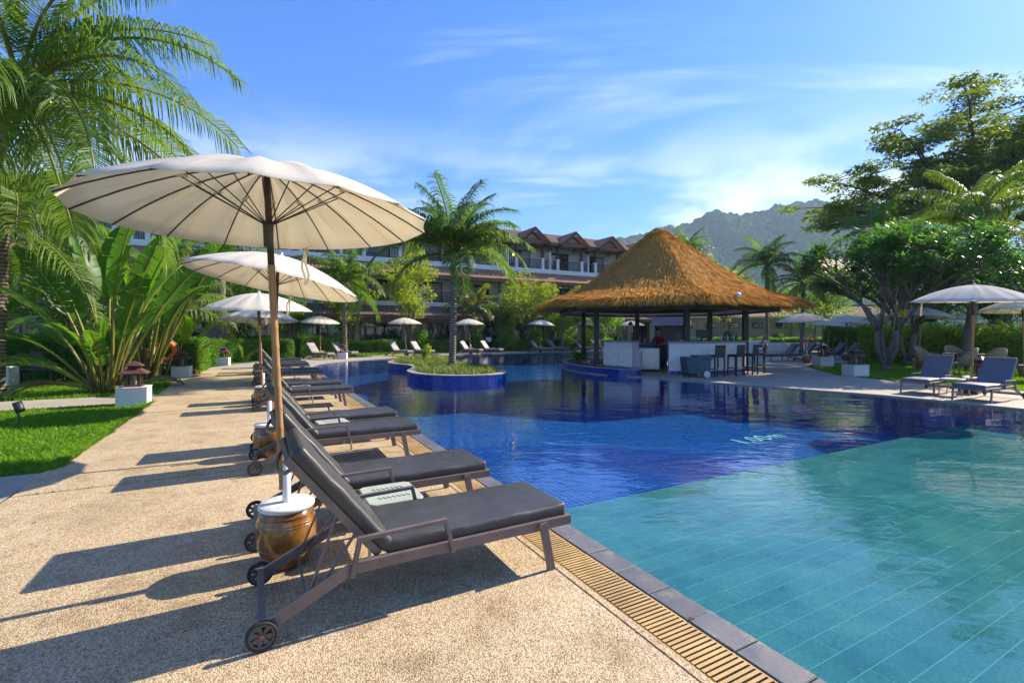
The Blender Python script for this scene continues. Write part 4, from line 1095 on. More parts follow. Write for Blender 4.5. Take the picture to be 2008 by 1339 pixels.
def tile_roof(name, t0, t1, o0, z0, o1, z1, mat, rows_=6, pitch=0.26):
    """corrugated courses from the eave (o0,z0) up to (o1,z1); each course overlaps the one below"""
    n_ = int((t1 - t0) / pitch); xs_ = np.linspace(t0, t1, n_ * 4 + 1); mb = MB()
    wave = [0.0, 0.028, 0.036, 0.012]
    for r_ in range(rows_):
        a, b = r_ / rows_, (r_ + 1.12) / rows_
        vs = []
        for f, lift in ((a, 0.035), (min(b, 1.0), 0.0)):
            for i, x in enumerate(xs_): vs.append(F(x, z0 + (z1 - z0) * f + wave[i % 4] + lift, o0 + (o1 - o0) * f))
        w_ = len(xs_); fs = [(i, i + 1, w_ + i + 1, w_ + i) for i in range(w_ - 1)]
        for i, x in enumerate(xs_): vs.append(F(x, z0 + (z1 - z0) * a - 0.01, o0 + (o1 - o0) * a))
        fs += [(2 * w_ + i, 2 * w_ + i + 1, i + 1, i) for i in range(w_ - 1)]
        mb.add(vs, fs)
    return mb.build(name, mat, hotel)
tile_roof("lower_tile_roof", T0, T1, 2.2, 2.98, 0.2, 3.84, "roof_tile_grey", 7)
fbox(MB(), T0, T1, 2.74, 2.96, 2.15, 2.10).build("lower_fascia", "fascia_red", hotel)
fbox(MB(), T0, T1, 2.84, 2.87, 2.08, 0.0).build("lower_soffit", "dark_wood", hotel)
tile_roof("middle_tile_roof", T0, T1, 1.7, 6.42, 0.2, 7.36, "roof_tile", 6)
fbox(MB(), T0, T1, 6.16, 6.42, 1.62, 1.57).build("middle_fascia", "fascia_red", hotel)
fbox(MB(), T0, T1, 6.26, 6.29, 1.55, 0.0).build("middle_soffit_board", "dark_wood", hotel)
tile_roof("top_tile_roof", T0, T1, 0.9, 10.35, -4.0, 12.3, "roof_tile", 12)
fbox(MB(), T0, T1, 10.13, 10.34, 0.88, 0.82).build("top_fascia", "fascia_red", hotel)
fbox(MB(), T0, T1, 9.92, 10.06, 0.22, 0.06).build("top_beam", "dark_wood", hotel)
def window(t0, t1, z0, z1, o, curtain=False, lit=False, mull=1):
    fr_ = MB()
    for a, b, c, d_ in ((t0 - .07, t0, z0, z1 + .07), (t1, t1 + .07, z0, z1 + .07), (t0, t1, z1, z1 + .07)): fbox(fr_, a, b, c, d_, o + .06, o - .01)
    w_ = fr_.build("window", "frame_black", hotel)
    fbox(MB(), t0, t1, z0, z1, o + 0.02, o + 0.012).build("pane", "window_glass", w_)
    for k in range(mull):
        tm_ = t0 + (t1 - t0) * (k + 1) / (mull + 1); fbox(MB(), tm_ - .03, tm_ + .03, z0, z1, o + .045, o + .021).build("mullion", "frame_black", w_)
    if curtain: fbox(MB(), t1 - (t1 - t0) * .42, t1 - .03, z0 + .05, z1 - .04, o + 0.032, o + 0.0215).build("curtain", "curtain", w_)
    if lit:
        o_ = fbox(MB(), t0 + .3, t0 + .6, z1 - .55, z1 - .2, o + 0.03, o + 0.0215).build("lamp", "lamp_glow", w_)
nb = int((T1 - T0) / BAY)
rail_up = None
for k in range(-10, 4):
    tc_ = 23.4 + BAY * k
    if tc_ - 2.4 < T0 or tc_ + 2.3 > T1 + .6: continue
    # ground floor: wide dark glass doors between beige piers, dark terrace railing
    window(tc_ - 1.7, tc_ + 1.55, 0.1, 2.35, 0.0, False, False, 2)
    fbox(MB(), tc_ - 2.35, tc_ - 2.05, 0, 2.84, 0.9, 0.0).build("pier", "plaster_beige", hotel)
    # middle floor
    window(tc_ - 1.5, tc_ + 0.9, 4.25, 6.05, -1.2, k % 2 == 0, False, 1)
    # top floor
    window(tc_ - 1.25, tc_ + 0.95, 7.82, 9.75, -1.6, k % 3 != 1, k == 0, 1)
    for zb, o_ in ((4.22, 0.28), (7.80, 0.24)):
        rb = MB()
        for a, b in ((tc_ - 1.35, tc_ + 1.3), (tc_ + 1.6, tc_ + 2.05), (tc_ - 2.05, tc_ - 1.6)):
            fbox(rb, a, b, zb + .86, zb + .91, o_, o_ - .05); fbox(rb, a, b, zb + .06, zb + .10, o_ - .005, o_ - .045)
            for x in np.arange(a + .05, b, 0.125): fbox(rb, x, x + .035, zb + .10, zb + .86, o_ - .01, o_ - .04)
        rb.build("railing", "dark_wood", hotel)
        for tp_ in (tc_ - 1.5, tc_ + 1.45):
            fbox(MB(), tp_ - .14, tp_ + .14, zb, zb + 1.0, o_ + .06, o_ - .22).build("white_post", "plaster_white", hotel)
            fbox(MB(), tp_ - .19, tp_ + .19, zb + 1.0, zb + 1.07, o_ + .11, o_ - .27).build("post_cap", "plaster_white", hotel)
            fbox(MB(), tp_ - .10, tp_ + .10, zb + 1.07, 6.25 if zb < 5 else 10.12, o_ + .02, o_ - .18).build("dark_post", "dark_wood", hotel)
        fbox(MB(), tc_ + 2.28, tc_ + 2.42, zb, zb + 1.75, o_ - .05, -1.2 if zb < 5 else -1.6).build("partition", "plaster_white", hotel)
    # gable over the balcony
    gm = MB(); hw, ze, zpk, o0, o1 = 1.62, 10.30, 11.62, 1.25, -2.6
    for sg in (-1, 1):
        a, b = (tc_ + sg * (hw + .12), ze), (tc_, zpk)
        n_ = 8
        for r_ in range(n_):
            f0, f1 = r_ / n_, (r_ + 1) / n_
            p0 = (a[0] + (b[0] - a[0]) * f0, a[1] + (b[1] - a[1]) * f0 + .05); p1 = (a[0] + (b[0] - a[0]) * f1, a[1] + (b[1] - a[1]) * f1)
            gm.add([F(p0[0], p0[1], o0), F(p1[0], p1[1] + .02, o0), F(p1[0], p1[1] + .02, o1), F(p0[0], p0[1], o1)], [(0, 1, 2, 3)])
            gm.add([F(p0[0], p0[1], o0), F(p1[0], p1[1] + .02, o0), F(p1[0], p1[1] - .04, o0), F(p0[0], p0[1] - .06, o0)], [(3, 2, 1, 0)])
    g_ = gm.build("gable_roof", "roof_tile", hotel)
    for sg in (-1, 1):
        MB().bar(F(tc_ + sg * (hw + .1), ze - .08, o0 - .05), F(tc_, zpk - .08, o0 - .05), 0.05, 0.20).build("barge_board", "fascia_red", g_)
        MB().bar(F(tc_ + sg * (hw - .25), ze - .20, o0 - .5), F(tc_, zpk - .40, o0 - .5), 0.10, 0.12).build("rafter", "dark_wood", g_)
        MB().bar(F(tc_ + sg * (hw - .12), ze - .18, 1.15), F(tc_ + sg * (hw - .12), ze - .18, -1.5), 0.12, 0.14).build("bracket", "dark_wood", g_)
    MB().add([F(tc_ - hw + .05, ze - .02, .02), F(tc_ + hw - .05, ze - .02, .02), F(tc_, zpk - .10, .02), F(tc_ - hw + .05, ze - .02, -.04), F(tc_ + hw - .05, ze - .02, -.04), F(tc_, zpk - .10, -.04)], [(0, 1, 2), (5, 4, 3)]).build("gable_wall", "plaster_white", g_)
# low wing on the right, seen under the bar's eave
wing = empty("garden_wing", (0, 0, 0), 0, "low beige wing with brown roof and small high windows behind the bar", "building")
WY = 52.0
MB().box((29.5, WY + 2, 1.6), (29, 4, 3.2)).build("wall", "plaster_beige", wing)
MB().box((29.5, WY - 0.75, 3.27), (30, 0.10, 0.14)).build("fascia", "plaster_white", wing)
hotel_keep = hotel; hotel = wing
rf = MB()
for i in range(110):
    x0 = 14.6 + i * 0.272
    rf.add([(x0, WY - .8, 3.34), (x0 + .136, WY - .8, 3.40), (x0 + .272, WY - .8, 3.34), (x0, WY + 2.2, 4.75), (x0 + .136, WY + 2.2, 4.81), (x0 + .272, WY + 2.2, 4.75)], [(0, 1, 4, 3), (1, 2, 5, 4)])
rf.build("roof", "roof_tile", wing)
MB().box((29.5, WY + 2.3, 5.0), (30, .3, .5)).build("parapet", "plaster_white", wing)
for k in range(11):
    x0 = 16.5 + k * 2.55
    w_ = MB().box((x0, WY - .02, 2.35), (1.15, 0.06, 0.62)).build("window", "frame_black", wing); MB().box((x0, WY - .056, 2.35), (1.0, 0.01, 0.48)).build("pane", "window_glass", w_)
    MB().box((x0 + 1.27, WY - .1, 1.6), (0.22, 0.2, 3.2)).build("pier", "plaster_beige", wing)
hotel = hotel_keep
# distant gable roof above the right trees
far = empty("distant_house", (41, 62, 0), RAD(10), "small brown gabled roof peeping over the palms at right", "house")
MB().box((0, 0, 4.7), (5, 4, 9.4)).build("wall", "plaster_beige", far)
MB().add([(-3, -2.6, 9.3), (3, -2.6, 9.3), (3, 2.6, 9.3), (-3, 2.6, 9.3), (-3, 0, 11.1), (3, 0, 11.1)], [(0, 1, 5, 4), (3, 4, 5, 2), (0, 4, 3), (1, 2, 5)]).build("roof", "roof_tile", far)
kiosk = empty("dark_kiosk", (14.2, 42.5, 0), RAD(-25), "dark timber kiosk with a sloping roof behind the bar", "kiosk")
MB().box((0, 0, 1.15), (2.6, 2.2, 2.3)).build("wall", "dark_wood", kiosk)
MB().add([(-1.7, -1.5, 2.2), (1.7, -1.5, 2.2), (1.7, 1.5, 2.2), (-1.7, 1.5, 2.2), (-1.2, 0, 3.5), (1.2, 0, 3.5)], [(0, 1, 5, 4), (3, 4, 5, 2), (0, 4, 3), (1, 2, 5), (3, 2, 1, 0)]).build("roof", "roof_tile_grey", kiosk)

# ------------------------------------------------------------------ palms
def frond_mesh(name, L, e0, e1, nl, ll, lw, mat, seed, hang=0.5, seg=14, fwd=0.55):
    """one feathered frond: base at the origin, running out along +x, elevation bending from e0 to e1"""
    r_ = np.random.default_rng(seed)
    pts = [np.zeros(3)]; tang = []
    for i in range(seg):
        f = (i + .5) / seg; e = RAD(e0 + (e1 - e0) * f ** 1.15)
        d_ = np.array([math.cos(e), 0.03 * math.sin(f * 3 + seed), math.sin(e)]); tang.append(d_); pts.append(pts[-1] + d_ * L / seg)
    pts = np.array(pts); tang = np.array(tang + [tang[-1]])
    V, Q = [], []
    us = np.linspace(0.14, 0.995, nl)
    for u in us:
        x = u * seg; i = min(int(x), seg - 1); f = x - i; p = pts[i] * (1 - f) + pts[i + 1] * f; d_ = tang[i]
        prof = (0.45 + 0.55 * math.sin(math.pi * min(1, (u - .02) * 1.25) ** 0.8)) if u < .8 else max(0.32, 1.02 - (u - .62) * 1.6)
        for sg in (-1, 1):
            side = np.array([0, sg, 0]) ; upv = np.cross(d_, np.array([0, 1, 0])); upv = upv if upv[2] > 0 else -upv
            l_ = ll * prof * r_.uniform(0.85, 1.1)
            fw = fwd + 0.7 * max(0, u - .6) + r_.normal(0, .06)
            d1 = side * 1.0 + d_ * fw + upv * (0.30 + r_.normal(0, .06)); d1 /= np.linalg.norm(d1)
            d2 = d1 * 1.0 + np.array([0, 0, -1]) * hang * r_.uniform(0.7, 1.4); d2 /= np.linalg.norm(d2)
            d3 = d1 * 0.8 + np.array([0, 0, -1]) * hang * 2.3 * r_.uniform(0.7, 1.4); d3 /= np.linalg.norm(d3)
            a = p; b = a + d1 * l_ * .36; c = b + d2 * l_ * .36; e = c + d3 * l_ * .30
            wv = np.cross(d1, upv + r_.normal(0, .25, 3)); wv /= np.linalg.norm(wv) + 1e-9
            wv = d_ * 0.8 + wv * 0.5; wv -= d1 * np.dot(wv, d1); wv /= np.linalg.norm(wv) + 1e-9
            w_ = lw * (0.8 + 0.2 * prof)
            o = len(V); V += [a - wv * w_ * .25, a + wv * w_ * .25, b + wv * w_ * .5, b - wv * w_ * .5, c + wv * w_ * .36, c - wv * w_ * .36, e + wv * w_ * .06, e - wv * w_ * .06]
            Q += [(o, o + 1, o + 2, o + 3), (o + 3, o + 2, o + 4, o + 5), (o + 5, o + 4, o + 6, o + 7)]
    me = np_mesh(name, np.array(V), np.array(Q), mat)
    ra = MB().tube([tuple(q) for q in pts], [0.012 + 0.034 * (1 - i / seg) ** 1.3 * L / 4 + 0.0 for i in range(seg + 1)], 6).mesh("rachis", "palm_rachis", True)
    return me, ra
FR = {}
def fronds(key, L, mat, nl, ll, lw, hang=0.55):
    sets = []
    for i, (e0, e1) in enumerate(((80, 28), (62, -18), (45, -42), (28, -62), (8, -78), (-18, -86))):
        sets.append(frond_mesh("frond", L * (0.86 + 0.05 * i if i < 3 else 1.0 - 0.03 * (i - 3)), e0, e1, nl, ll, lw, mat, 11 * i + len(FR), hang))
    FR[key] = sets
leafy("palm_leaf_sun", (0.06, 0.15, 0.012), (0.20, 0.30, 0.028), 0.5, 0.48, 0.8, spec=0.35)  # yellower green leaf colour for the large coconut fronds
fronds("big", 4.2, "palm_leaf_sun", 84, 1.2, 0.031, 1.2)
fronds("mid", 2.75, "palm_leaf", 58, 0.74, 0.036, 0.8)
fronds("young", 3.0, "palm_leaf_yellow", 48, 0.78, 0.05, 0.6)
fronds("far", 3.3, "palm_leaf", 46, 0.9, 0.055, 0.8)
def palm(name, label, base, top, key, plan, r0=0.17, r1=0.11, group=None, nuts=0, skirt=True, bow=0.0, scale=1.0, bark="palm_bark"):
    base, top = Vector(base), Vector(top)
    root = empty(name, base, 0, label, "palm tree", group)
    rel = top - base; pts, rad = [], []
    for i in range(15):
        f = i / 14; side = Vector((rel.y, -rel.x, 0)); b_ = math.sin(math.pi * f) * bow
        p = rel * f + Vector((b_, 0, 0)); pts.append(p); rad.append(r0 * (1.25 if i == 0 else 1.0) + (r1 - r0) * f ** 0.7 + 0.006 * (i % 2))
    MB().tube(pts, rad, 12).build("trunk", bark, root, True)
    for k, (az_, idx) in enumerate(plan):
        me, ra = FR[key][idx]
        o = link("frond", me, root); o.location = rel + Vector((math.cos(RAD(az_)) * r1 * .5, math.sin(RAD(az_)) * r1 * .5, 0.10 - 0.05 * idx)) * scale
        o.rotation_euler = (random.uniform(-.22, .22), random.uniform(-.07, .07), RAD(az_)); o.scale = (scale * random.uniform(.92, 1.06),) * 3
        link("rachis", ra, o)
    if skirt:
        mb = MB()
        for k in range(16):
            q = random.uniform(0, 6.28); h_ = random.uniform(-.45, .10) * scale; ro = r1 * 1.25
            a = rel + Vector((math.cos(q) * ro * .6, math.sin(q) * ro * .6, h_)); b = a + Vector((math.cos(q), math.sin(q), random.uniform(-.6, .9))) * random.uniform(.16, .36) * scale
            mb.bar(a, b, random.uniform(.03, .09) * scale, 0.012, (math.cos(q + 1.57), math.sin(q + 1.57), .3))
        mb.build("husk", "fibre_brown", root)
    for k in range(nuts):
        q = random.uniform(0, 6.28); c = rel + Vector((math.cos(q) * .34, math.sin(q) * .34, random.uniform(-.50, -.12)))
        o = MB().lathe([(0.0, -.13), (.06, -.115), (.105, -.03), (.10, .05), (.05, .115), (0.0, .125)], 10).build("coconut", "coconut_green", root, True); o.location = c; o.rotation_euler = (random.uniform(-.4, .4), random.uniform(-.4, .4), 0)
        MB().bar((0, 0, .1), (rel + Vector((0, 0, .05)) - c) * .8, 0.02, 0.02).build("stalk", "palm_rachis", o)
    return root
def plan(n_up, n_mid, n_low, n_hang, start=0):
    out_ = []; a = start
    for cnt_, ids in ((n_up, (0, 1)), (n_mid, (1, 2)), (n_low, (3, 3, 2)), (n_hang, (4, 5))):
        for k in range(cnt_):
            out_.append((a + 360.0 * k / cnt_ + random.uniform(-14, 14), ids[k % len(ids)])); 
        a += 37
    return out_
# large coconut palm at the left edge: fronds aimed as in view
pl = [(5, 2), (-12, 3), (-30, 4), (22, 1), (55, 2), (75, 3), (95, 1), (130, 2), (165, 3), (200, 1), (235, 2), (320, 5), (300, 1), (345, 1), (40, 0), (170, 0), (120, 4), (60, 4), (15, 5), (-58, 4), (-48, 5), (8, 4)]
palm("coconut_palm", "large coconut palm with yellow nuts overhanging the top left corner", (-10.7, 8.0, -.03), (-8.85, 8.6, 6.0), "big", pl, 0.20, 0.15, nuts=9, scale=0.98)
palm("coconut_palm", "coconut palm behind the paddle leaved clump at left", (-13.6, 12.6, -.03), (-13.2, 12.4, 4.6), "big", plan(4, 6, 6, 5, 20), 0.17, 0.14, scale=0.92)
palm("coconut_palm", "young coconut palm with a short fibrous stem behind the left lantern", (-13.7, 17.6, -.03), (-12.9, 17.3, 2.7), "big", plan(5, 7, 5, 3, 50), 0.30, 0.17, scale=0.86, bark="fibre_brown")
palm("coconut_palm", "ivy covered palm trunk behind the left hedge", (-16.6, 27.4, -.03), (-16.8, 27.4, 6.2), "far", plan(4, 6, 5, 4, 70), 0.30, 0.26, scale=1.1)
palm("coconut_palm", "tall thin palm of the island planter, in the middle of the pool", (-2.30, 18.3, 0.19), (-2.32, 18.8, 4.75), "mid", [(0, 2), (20, 1), (38, 3), (60, 1), (85, 2), (110, 1), (135, 2), (160, 1), (180, 2), (200, 3), (225, 2), (250, 1), (275, 2), (300, 1), (325, 2), (345, 3), (10, 4), (190, 4), (280, 4), (70, 0), (260, 0), (150, 0), (5, 1), (175, 1), (330, 0), (20, 0), (200, 0), (340, 1), (215, 1)], 0.15, 0.105, bow=0.03, scale=1.22)
palm("coconut_palm", "palm with long arching fronds behind the first far parasol", (-10.9, 31.2, -.03), (-10.9, 31.0, 4.9), "far", plan(5, 7, 6, 4, 15), 0.17, 0.13, scale=1.12)
palm("coconut_palm", "small bright green palm behind the island palm", (-3.25, 40.2, -.03), (-3.25, 40.2, 3.5), "young", plan(5, 7, 5, 2, 10), 0.18, 0.15, scale=1.0)
palm("coconut_palm", "small bright palm just left of the thatched roof", (4.4, 41.5, -.03), (4.4, 41.5, 3.6), "young", plan(5, 6, 5, 2, 33), 0.18, 0.15, scale=1.0)
palm("coconut_palm", "small green palm below the eave beside the far loungers", (6.0, 40.5, -.03), (6.0, 40.5, 2.4), "young", plan(4, 6, 5, 2, 60), 0.18, 0.15, scale=0.75)
palm("coconut_palm", "palm crown rising just behind the thatched peak", (17.2, 47, -.03), (17.0, 47, 9.3), "far", plan(6, 7, 5, 2, 5), 0.16, 0.12, scale=1.05)
palm("coconut_palm", "dark green palm between the thatched roof and the flowering tree", (21.6, 40.5, -.03), (21.6, 40.5, 7.4), "far", plan(5, 7, 6, 4, 44), 0.16, 0.12, scale=1.0)
palm("coconut_palm", "yellow green palm beside the thatched roof's right corner", (23.0, 38, -.03), (23.2, 38, 5.6), "young", plan(5, 7, 6, 5, 25), 0.16, 0.12, scale=1.05)
palm("coconut_palm", "leaning palm with dark crown at the right edge behind the deck parasol", (21.3, 22.6, -.03), (22.6, 23.2, 7.0), "big", plan(5, 7, 7, 6, 12), 0.20, 0.15, scale=0.92, bow=0.2)
palm("coconut_palm", "palm with drooping fronds above the flowering tree", (25.5, 32.5, -.03), (24.9, 32.5, 8.2), "far", plan(4, 6, 6, 5, 80), 0.18, 0.13, scale=1.0)

# ------------------------------------------------------------------ paddle leaved clumps
def paddle_leaf(L, W, e0, e1, stalk, seed):
    """long stalk with a torn paddle blade; runs out along +x"""
    r_ = random.Random(seed); seg = 20; pts = [Vector((0, 0, 0))]; tot = L + stalk
    for i in range(seg):
        e = RAD(e0 + (e1 - e0) * (max(0, i / seg - .25) / .75) ** 1.5); pts.append(pts[-1] + Vector((math.cos(e), 0, math.sin(e))) * tot / seg)
    st_ = MB().tube(pts[:-1], [0.045 * (1 - .8 * i / seg) + .006 for i in range(seg)], 6).mesh("stalk", "palm_rachis", True)
    def at(u):
        x = u * seg; i = min(int(x), seg - 1); return pts[i].lerp(pts[i + 1], x - i), (pts[i + 1] - pts[i]).normalized()
    u0 = stalk / tot; mb = MB(); n_ = 30
    for sg in (-1, 1):
        tear = 0.0; run = 0; cur = 0.0
        for k in range(n_):
            a, b = u0 + (1 - u0) * k / n_, u0 + (1 - u0) * (k + 1) / n_
            if run <= 0: run = r_.choice((2, 3, 4, 5)); cur = r_.uniform(-.12, .12); gap = r_.uniform(0.25, 1.0)
            run -= 1
            fa, fb = k / n_, (k + 1) / n_
            wa = W / 2 * math.sin(math.pi * min(1, .08 + fa * .92)) ** .55; wb = W / 2 * math.sin(math.pi * min(1, .08 + fb * .92)) ** .55 if k < n_ - 1 else 0.01
            (pa, da), (pb, db) = at(a), at(b); up = Vector((-da.z, 0, da.x))
            fold = 0.28 + cur
            dirv = Vector((0, sg, 0)) * math.cos(fold) + up * math.sin(fold) * .9
            sh = da * (0.10 * W); last = run == 0
            pb2 = pb if not last else pa.lerp(pb, 1 - gap * .5)
            mid_a, mid_b = pa + dirv * wa * .55 + sh * .5, pb2 + dirv * wb * .55 + sh * .5
            ea, eb = pa + dirv * wa - up * wa * .12 + sh, pb2 + dirv * wb - up * wb * .12 + sh
            mb.add([pa, pb, mid_b, mid_a, ea, eb], [(0, 1, 2, 3), (3, 2, 5, 4)])
    return mb.mesh("leaf", "paddle_leaf", True), st_
PL = [paddle_leaf(L, W, e0, e1, s_, i) for i, (L, W, e0, e1, s_) in enumerate(((2.3, .78, 84, 62, 2.6), (2.2, .72, 76, 40, 2.2), (2.1, .70, 66, 12, 1.9), (2.0, .62, 52, -18, 1.5), (1.5, .5, 40, -35, .9), (1.6, .62, 70, 25, 1.0), (1.25, .8, 82, 88, 1.9)))]
def clump(name, label, base, leaves, scale=1.0, group=None, dry=0):
    root = empty(name, base, 0, label, "plant", group)
    for az_, idx, sc in leaves:
        me, stm = PL[idx]; o = link("leaf", me, root); q = RAD(az_)
        o.location = Vector((math.cos(q) * .14, math.sin(q) * .14, 0)) * scale; o.rotation_euler = (random.uniform(-.35, .35), random.uniform(-.04, .04), q); o.scale = (sc * scale,) * 3
        link("stalk", stm, o)
    for k in range(dry):
        q = random.uniform(0, 6.28); me, stm = PL[4]; o = link("withered_leaf", me, root); o.location = (math.cos(q) * .2, math.sin(q) * .2, .1); o.rotation_euler = (random.uniform(-.5, .5), random.uniform(.1, .5), q); o.scale = (random.uniform(.6, .95) * scale,) * 3
        o.material_slots[0].link = 'OBJECT'; o.material_slots[0].material = MATS["dry_leaf"]; link("stalk", stm, o)
    mb = MB()
    for k in range(26):
        q = random.uniform(0, 6.28); r_ = random.uniform(.1, .42) * scale
        mb.bar((math.cos(q) * r_, math.sin(q) * r_, 0), (math.cos(q) * r_ * 1.5, math.sin(q) * r_ * 1.5, random.uniform(.3, 1.2) * scale), .05 * scale, .02, (math.cos(q), math.sin(q), 0))
    mb.build("dry_sheath", "dry_leaf", root)
    return root
lv = [(10, 0, 1.02), (60, 0, 1.1), (350, 1, 1.05), (170, 1, 1.0), (190, 2, 1.0), (205, 2, .95), (160, 3, 1.05), (215, 3, .95), (30, 1, 1.0), (100, 0, 1.0), (140, 1, .95), (230, 4, 1.0), (250, 5, .9), (290, 5, .8), (325, 1, .8), (180, 0, .95), (200, 4, 1.1), (120, 2, 1.0), (80, 2, .9), (0, 2, .8), (270, 6, .62), (310, 6, .55), (340, 0, .9)]
clump("traveller_palm", "tall clump of broad paddle leaves beside the left lantern", (-10.95, 12.9, -.03), lv, 1.0, dry=5)
lv2 = [(k * 33 + random.uniform(-10, 10), random.choice((1, 2, 5, 5, 3)), random.uniform(.75, 1.0)) for k in range(13)]
clump("banana_clump", "lower clump of torn banana leaves by the lifebuoy", (-13.2, 18.7, -.03), lv2, 0.85, dry=4)
lv3 = [(k * 29 + random.uniform(-10, 10), random.choice((0, 1, 1, 2, 5)), random.uniform(.8, 1.1)) for k in range(13)]
clump("banana_clump", "tall banana leaves rising behind the big parasol's left side", (-12.2, 16.0, -.03), lv3, 1.25)
clump("banana_clump", "banana leaves over the balcony at the left edge", (-17.5, 15.0, -.03), lv3[:9], 0.95)
clump("banana_clump", "broad leaves standing behind the bar counter", (12.4, 33.0, -.03), lv2[:9], 0.6)

# ------------------------------------------------------------------ leafy trees, hedges and shrubs
def limb(mb, a, b, r0, r1, wob=0.12, seg=6):
    a, b = Vector(a), Vector(b); L = (b - a).length; pts, rad = [], []
    for i in range(seg + 1):
        f = i / seg; w_ = math.sin(math.pi * f) * L * wob
        pts.append(a.lerp(b, f) + Vector((random.gauss(0, .4), random.gauss(0, .4), random.gauss(0, .25))) * w_ * .5); rad.append(r0 + (r1 - r0) * f)
    mb.tube(pts, rad, 7); return pts
def bushy_tree(label, base, h0, top, rad, nclump, nleaf, L, W, leaf, bark="bark_grey", trunk_r=0.10, name="garden_tree", group=None, flat=0.8):
    base = Vector(base); root = empty(name, base, 0, label, "tree", group)
    mb = MB(); limb(mb, (0, 0, 0), (0.1, 0, h0), trunk_r, trunk_r * .7, .06)
    cs, rs = [], []
    zc = (h0 + top) / 2; hz_ = (top - h0) / 2
    for k in range(nclump):
        d_ = Vector(rand_dirs(1)[0]); f = random.uniform(.35, .95)
        c = Vector((d_.x * rad * f, d_.y * rad * f, zc + d_.z * hz_ * f)); r_ = random.uniform(.28, .48) * rad
        cs.append(c); rs.append((r_, r_, r_ * flat))
        if k % 2 == 0: limb(mb, (0.1, 0, h0 * .92), c, trunk_r * .5, .012, .15)
    mb.build("trunk", bark, root, True)
    v_, q_ = cloud(cs, rs, nleaf, L, W)
    link("crown", np_mesh("crown", v_, q_, leaf), root); return root
GT = "garden trees in front of the hotel"
bushy_tree("tall lime green tree in front of the hotel, left of the island palm", (-7.7, 36.4, -.03), 2.2, 8.9, 2.1, 34, 300, .17, .08, "lime_leaf", group=GT)
bushy_tree("rounded lime green tree with a forked trunk left of the thatched roof", (1.4, 42.2, -.03), 2.2, 6.6, 2.6, 34, 320, .17, .08, "lime_leaf", trunk_r=.14, group=GT)
bushy_tree("yellow green tree crown to the right of the thatched peak", (20.3, 46, -.03), 3.0, 8.6, 3.2, 30, 260, .24, .11, "lime_leaf", group=GT)
bushy_tree("dark bushy tree behind the bar under the eave", (4.5, 43.5, -.03), 1.0, 4.2, 1.9, 20, 260, .17, .08, "hedge_leaf", group=GT)
bushy_tree("green bushy tree behind the bar's middle posts", (8.2, 44.5, -.03), 1.0, 4.8, 2.2, 22, 260, .18, .08, "hedge_leaf", group=GT)
bushy_tree("broad green tree behind the wing's roof at right", (30.5, 47, -.03), 2.5, 7.6, 4.0, 26, 280, .26, .12, "hedge_leaf", group=GT)
bushy_tree("dense dark tree filling the gap behind the far left palms", (-20.5, 22, -.03), 1.5, 7.0, 3.4, 26, 320, .22, .10, "dark_leaf", group=GT)
bushy_tree("dense shady tree at the far left edge behind the hedge", (-22.5, 17.5, -.03), 1.5, 6.0, 3.0, 24, 320, .2, .09, "dark_leaf", group=GT)
bushy_tree("shady leafy tree behind the ivy covered trunk", (-18.3, 30.5, -.03), 1.0, 6.4, 2.8, 22, 300, .2, .09, "dark_leaf", group=GT)
bushy_tree("lime green tree in front of the hotel, right of the first far parasol", (-12.6, 36.6, -.03), 1.8, 6.6, 1.9, 24, 260, .17, .08, "lime_leaf", group=GT)
bushy_tree("light green tree between the island palm and the rounded one", (-1.2, 42.6, -.03), 1.6, 5.0, 1.7, 20, 260, .16, .08, "hedge_leaf", group=GT)
bushy_tree("bright shrubby tree behind the walkway's far end", (-15.6, 34.0, -.03), 1.2, 4.8, 1.9, 20, 260, .17, .08, "hedge_leaf", group=GT)
# row of shade trees behind the right-hand lawn
for i, (x, y, top, r_, lab) in enumerate(((27.5, 27.5, 8.0, 3.6, "leafy shade tree behind the leaning palm at the right edge"), (30.5, 35.0, 7.5, 3.6, "leafy shade tree behind the flowering tree"), (36, 32, 8.5, 4.2, "tall leafy tree at the far right behind the lawn hedge"), (35.0, 41, 7.5, 4.0, "leafy tree behind the garden wing's right end"))):
    bushy_tree(lab, (x, y, -.03), 2.6, top, r_, 26, 300, .24, .11, "dark_leaf", "bark_dark", .2, "shade_tree", "shade trees behind the right lawn")

